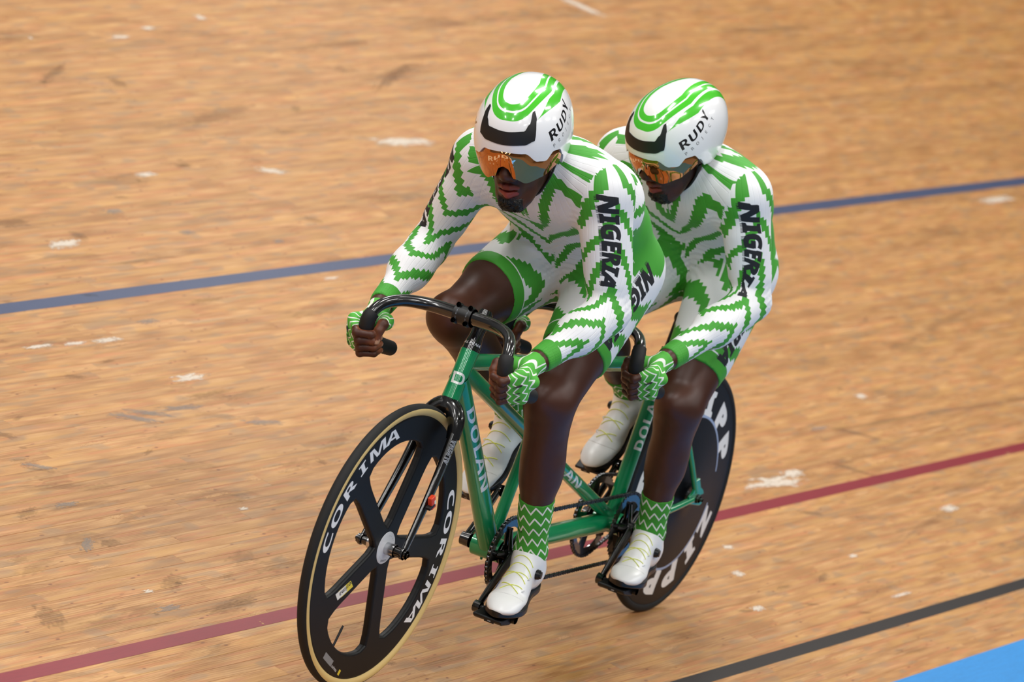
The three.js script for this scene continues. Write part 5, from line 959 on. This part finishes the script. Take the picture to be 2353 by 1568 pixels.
    // black knuckle inserts
for (let i = 0; i < 3; i++) { const tm = (ts[i] + ts[i + 1]) / 2, w = i ? 0.0011 : 0.002; mesh('finger_gap', tubeGeo([at(4, 0.0472, tm - 0.001), at(22, 0.0468, tm), at(44, 0.046, tm)], (t) => w * (0.5 + 0.9 * Math.sin(Math.PI * Math.min(1, t + 0.15))), { seg: 10, sides: 8 }), tapeMat, gm, 'black stretch insert between the fingers'); }
  }
  // ---- head
  const F = vnorm(o.head.f), U = vnorm(vadd(o.head.u, F, -vdot(o.head.u, F))), Rt = vcross(F, U), K = o.head.scale ?? 1;
  const M = new THREE.Matrix4().makeBasis(V(...F), V(...U), V(...Rt)).scale(V(K, K, K)).setPosition(V(...o.head.c));
  const headPrims = [
    ell([-0.012, 0.032, 0], [0.098, 0.088, 0.077]), ell([0.024, -0.055, 0], [0.062, 0.07, 0.054]), ell([0.02, -0.01, 0], [0.075, 0.07, 0.066]),
    cap([0.054, -0.116, -0.013], [0.054, -0.116, 0.013], 0.02), ell([0.07, -0.114, 0], [0.019, 0.019, 0.021]),
    cap([-0.008, -0.068, -0.053], [0.046, -0.112, -0.024], 0.015), cap([-0.008, -0.068, 0.053], [0.046, -0.112, 0.024], 0.015),
    ell([0.06, -0.022, -0.041], [0.03, 0.024, 0.026]), ell([0.06, -0.022, 0.041], [0.03, 0.024, 0.026]),
    cap([0.078, 0.03, -0.035], [0.088, 0.03, 0], 0.013), cap([0.078, 0.03, 0.035], [0.088, 0.03, 0], 0.013), cap([0.0, -0.03, 0], [-0.03, -0.105, 0], 0.052, 0.05),
  ];
  const skull = sdGroup(headPrims, 0.026);
  const nose = sdGroup([cap([0.086, 0.014, 0], [0.114, -0.034, 0], 0.009, 0.0125), ell([0.104, -0.041, -0.0155], [0.013, 0.0105, 0.0105]), ell([0.104, -0.041, 0.0155], [0.013, 0.0105, 0.0105]), cap([0.1, -0.043, 0], [0.113, -0.04, 0], 0.009)], 0.008);
  const mouth = sdGroup([ell([0.078, -0.074, 0], [0.019, 0.028, 0.031])], 0.01);
  const lipU = sdGroup([cap([0.09, -0.073, -0.02], [0.0985, -0.0705, -0.006], 0.0052, 0.0072), cap([0.09, -0.073, 0.02], [0.0985, -0.0705, 0.006], 0.0052, 0.0072), cap([0.0985, -0.0705, -0.006], [0.0985, -0.0705, 0.006], 0.0072)], 0.005);
  const lipL = sdGroup([cap([0.086, -0.087, -0.017], [0.0945, -0.0905, 0], 0.0065, 0.0092), cap([0.086, -0.087, 0.017], [0.0945, -0.0905, 0], 0.0065, 0.0092)], 0.005);
  const eyes = sdGroup([ell([0.072, 0.006, -0.031], [0.013, 0.012, 0.013]), ell([0.072, 0.006, 0.031], [0.013, 0.012, 0.013])], 0.002);
  const nostril = (x, y, z) => Math.min(Math.hypot(x - 0.108, y + 0.0515, z - 0.009), Math.hypot(x - 0.108, y + 0.0515, z + 0.009)) - 0.0045;
  const gap = (x, y, z) => Math.hypot((x - 0.1) / 0.018, (y + 0.0800) / 0.0032, z / 0.024) - 1;
  const headField = (x, y, z) => {
    let d = skull(x, y, z); d = smin(d, nose(x, y, z), 0.012); d = smin(d, mouth(x, y, z), 0.016); d = smin(d, lipU(x, y, z), 0.004); d = smin(d, lipL(x, y, z), 0.004);
    d = Math.max(d, -nostril(x, y, z)); d = Math.max(d, -gap(x, y, z) * 0.004); d = Math.min(d, eyes(x, y, z));
    const beard = y < -0.1 && x > 0.03 ? 0.007 * sstep(-0.1, -0.116, y) * sstep(0.036, 0.022, Math.abs(z)) : 0;
    if (beard && Math.abs(d) < 0.02) d -= beard * (0.5 + vnoise(x * 420 + z * 130, y * 420 + z * 300));
    return d;
  };
  const hg = meshField(headField, [-0.12, -0.2, -0.1], [0.145, 0.135, 0.1], 0.0026);
  colourBy(hg, (x, y, z) => {
    const n = vnoise(x * 150 + z * 70, y * 150) * 0.5; let c = mix3(SKIN, SKIN.map((v) => v * 0.75), n);
    const lu = lipU(x, y, z), ll = lipL(x, y, z); if (ll < 0.0012) c = LIP; else if (lu < 0.0008) c = mix3(LIP, SKIN, 0.45);
    const nz = (vnoise(x * 900, y * 900 + z * 700) - 0.5) * 0.012;
    if (x > 0.04 && Math.abs(z) < 0.03 && y < -0.102 + nz * 0.6) c = BEARD;
    else if (x > 0.08 && Math.abs(z) < 0.006 && y < -0.1 && y > -0.108) c = mix3(c, BEARD, 0.7);
    if (y < -0.054 && y > -0.0655 && Math.abs(z) < 0.022 && Math.abs(z) > 0.003 && x > 0.08) c = mix3(c, BEARD, 0.3 + 0.3 * vnoise(x * 900, z * 900));
    if (x < 0.04 && y < -0.03 && y > -0.11 && Math.abs(z) > 0.045 && x > -0.005) c = mix3(c, BEARD, 0.35);
    if (eyes(x, y, z) < 0.0006) c = Math.hypot(y - 0.004, Math.abs(z) - 0.031) < 0.0055 ? BEARD : EYE;
    return c;
  });
  hg.applyMatrix4(M); skin.push(hg);
  const strip = (g) => { const k = g.toNonIndexed(); if (k.attributes.uv) k.deleteAttribute('uv'); return k; };
  mesh('body', mergeGeometries(skin.map(strip), false), skinMat, rider);
  buildHelmet(rider, M, o);
  // ---- feet
  for (const s of [-1, 1]) buildFoot(rider, o, s, s < 0 ? J.anL : J.anR, s < 0 ? J.knL : J.knR, s < 0 ? legL : legR);
  console.log('rider ms', Date.now() - t0);
  return rider;
}
// ---------------------------------------------------------------- the two riders
const pedalAt = (bb, s) => { const c = bb === FBB ? CRANK : REAR_CRANK; return [bb[0] - s * c[0], bb[1] - s * c[1]]; };
function ankleOf(ped, pitch, s) { const k = s < 0 ? 0 : 1, F = vnorm([Math.cos(pitch), Math.sin(pitch), s * TOE_OUT[k]]), U = [-Math.sin(pitch), Math.cos(pitch), 0]; return vadd(vadd([ped[0], ped[1], s * SHOE_Z[k]], U, SHOE_UP + 0.1), F, -SHOE_BACK + 0.066); }
{
  const ped = [pedalAt(FBB, -1), pedalAt(FBB, 1)];
  const hands = { p: [1.567, 0.771, 0.1815], axis: [-0.5, -0.86, 0] };
  buildRider({
    label: 'front rider crouched over the front handlebar in white and green skinsuit', hands, pedals: ped, pitch: FOOT[0], sock: 0.15,
    joints: {
      shL: [1.3, 1.2, -0.175], elL: [1.268, 0.945, -0.247], wrL: [1.495, 0.822, -0.206], shR: [1.288, 1.19, 0.152], elR: [1.232, 0.968, 0.25], wrR: [1.495, 0.828, 0.208],
      hipL: [0.9, 0.985, -0.088], hipR: [0.9, 0.985, 0.088], knL: [1.2, 0.688, -0.128], knR: [1.285, 0.82, 0.125], anL: ankleOf(ped[0], FOOT[0][0], -1), anR: ankleOf(ped[1], FOOT[0][1], 1),
      spine: [[0.905, 1.0, 0], [0.985, 1.08, 0], [1.12, 1.155, 0], [1.265, 1.195, 0], [1.305, 1.225, 0]], neckTop: [1.395, 1.25, 0],
    },
    armRef: [[[0.85, 0.1, -0.5], [0.75, 0.3, -0.55]], [[0.62, 0, 0.78], [0.55, 0.35, 0.7]]],
    head: { c: [1.442, 1.28, -0.012], f: [0.9, -0.39, -0.19], u: [0.29, 0.94, 0.06], scale: 1.0 },
  });
}
{
  const ped = [pedalAt(RBB, -1), pedalAt(RBB, 1)];
  const hands = { p: [0.857, 0.741, 0.1815], axis: [-0.5, -0.86, 0] };
  buildRider({
    label: 'rear rider sitting behind the front rider, head turned aside, in white and green skinsuit', hands, pedals: ped, pitch: FOOT[1], sock: 0.11, hem: 0.325,
    joints: {
      shL: [0.485, 1.19, -0.175], elL: [0.43, 0.94, -0.245], wrL: [0.785, 0.792, -0.206], shR: [0.47, 1.195, 0.175], elR: [0.43, 0.94, 0.245], wrR: [0.785, 0.798, 0.208],
      hipL: [0.19, 0.955, -0.088], hipR: [0.19, 0.955, 0.088], knL: [0.472, 0.635, -0.145], knR: [0.565, 0.815, 0.118], anL: ankleOf(ped[0], FOOT[1][0], -1), anR: ankleOf(ped[1], FOOT[1][1], 1),
      spine: [[0.165, 0.985, 0], [0.22, 1.06, 0], [0.33, 1.14, 0], [0.455, 1.19, 0], [0.49, 1.225, 0]], neckTop: [0.545, 1.25, 0],
    },
    armRef: [[[0.85, 0.1, -0.5], [0.75, 0.3, -0.55]], [[0.62, 0, 0.78], [0.55, 0.35, 0.7]]],
    head: { c: [0.592, 1.285, 0.0], f: [0.79, -0.59, 0.2], u: [0.37, 0.88, 0.05], scale: 0.985 },
  });
}
renderer.render(scene, camera);
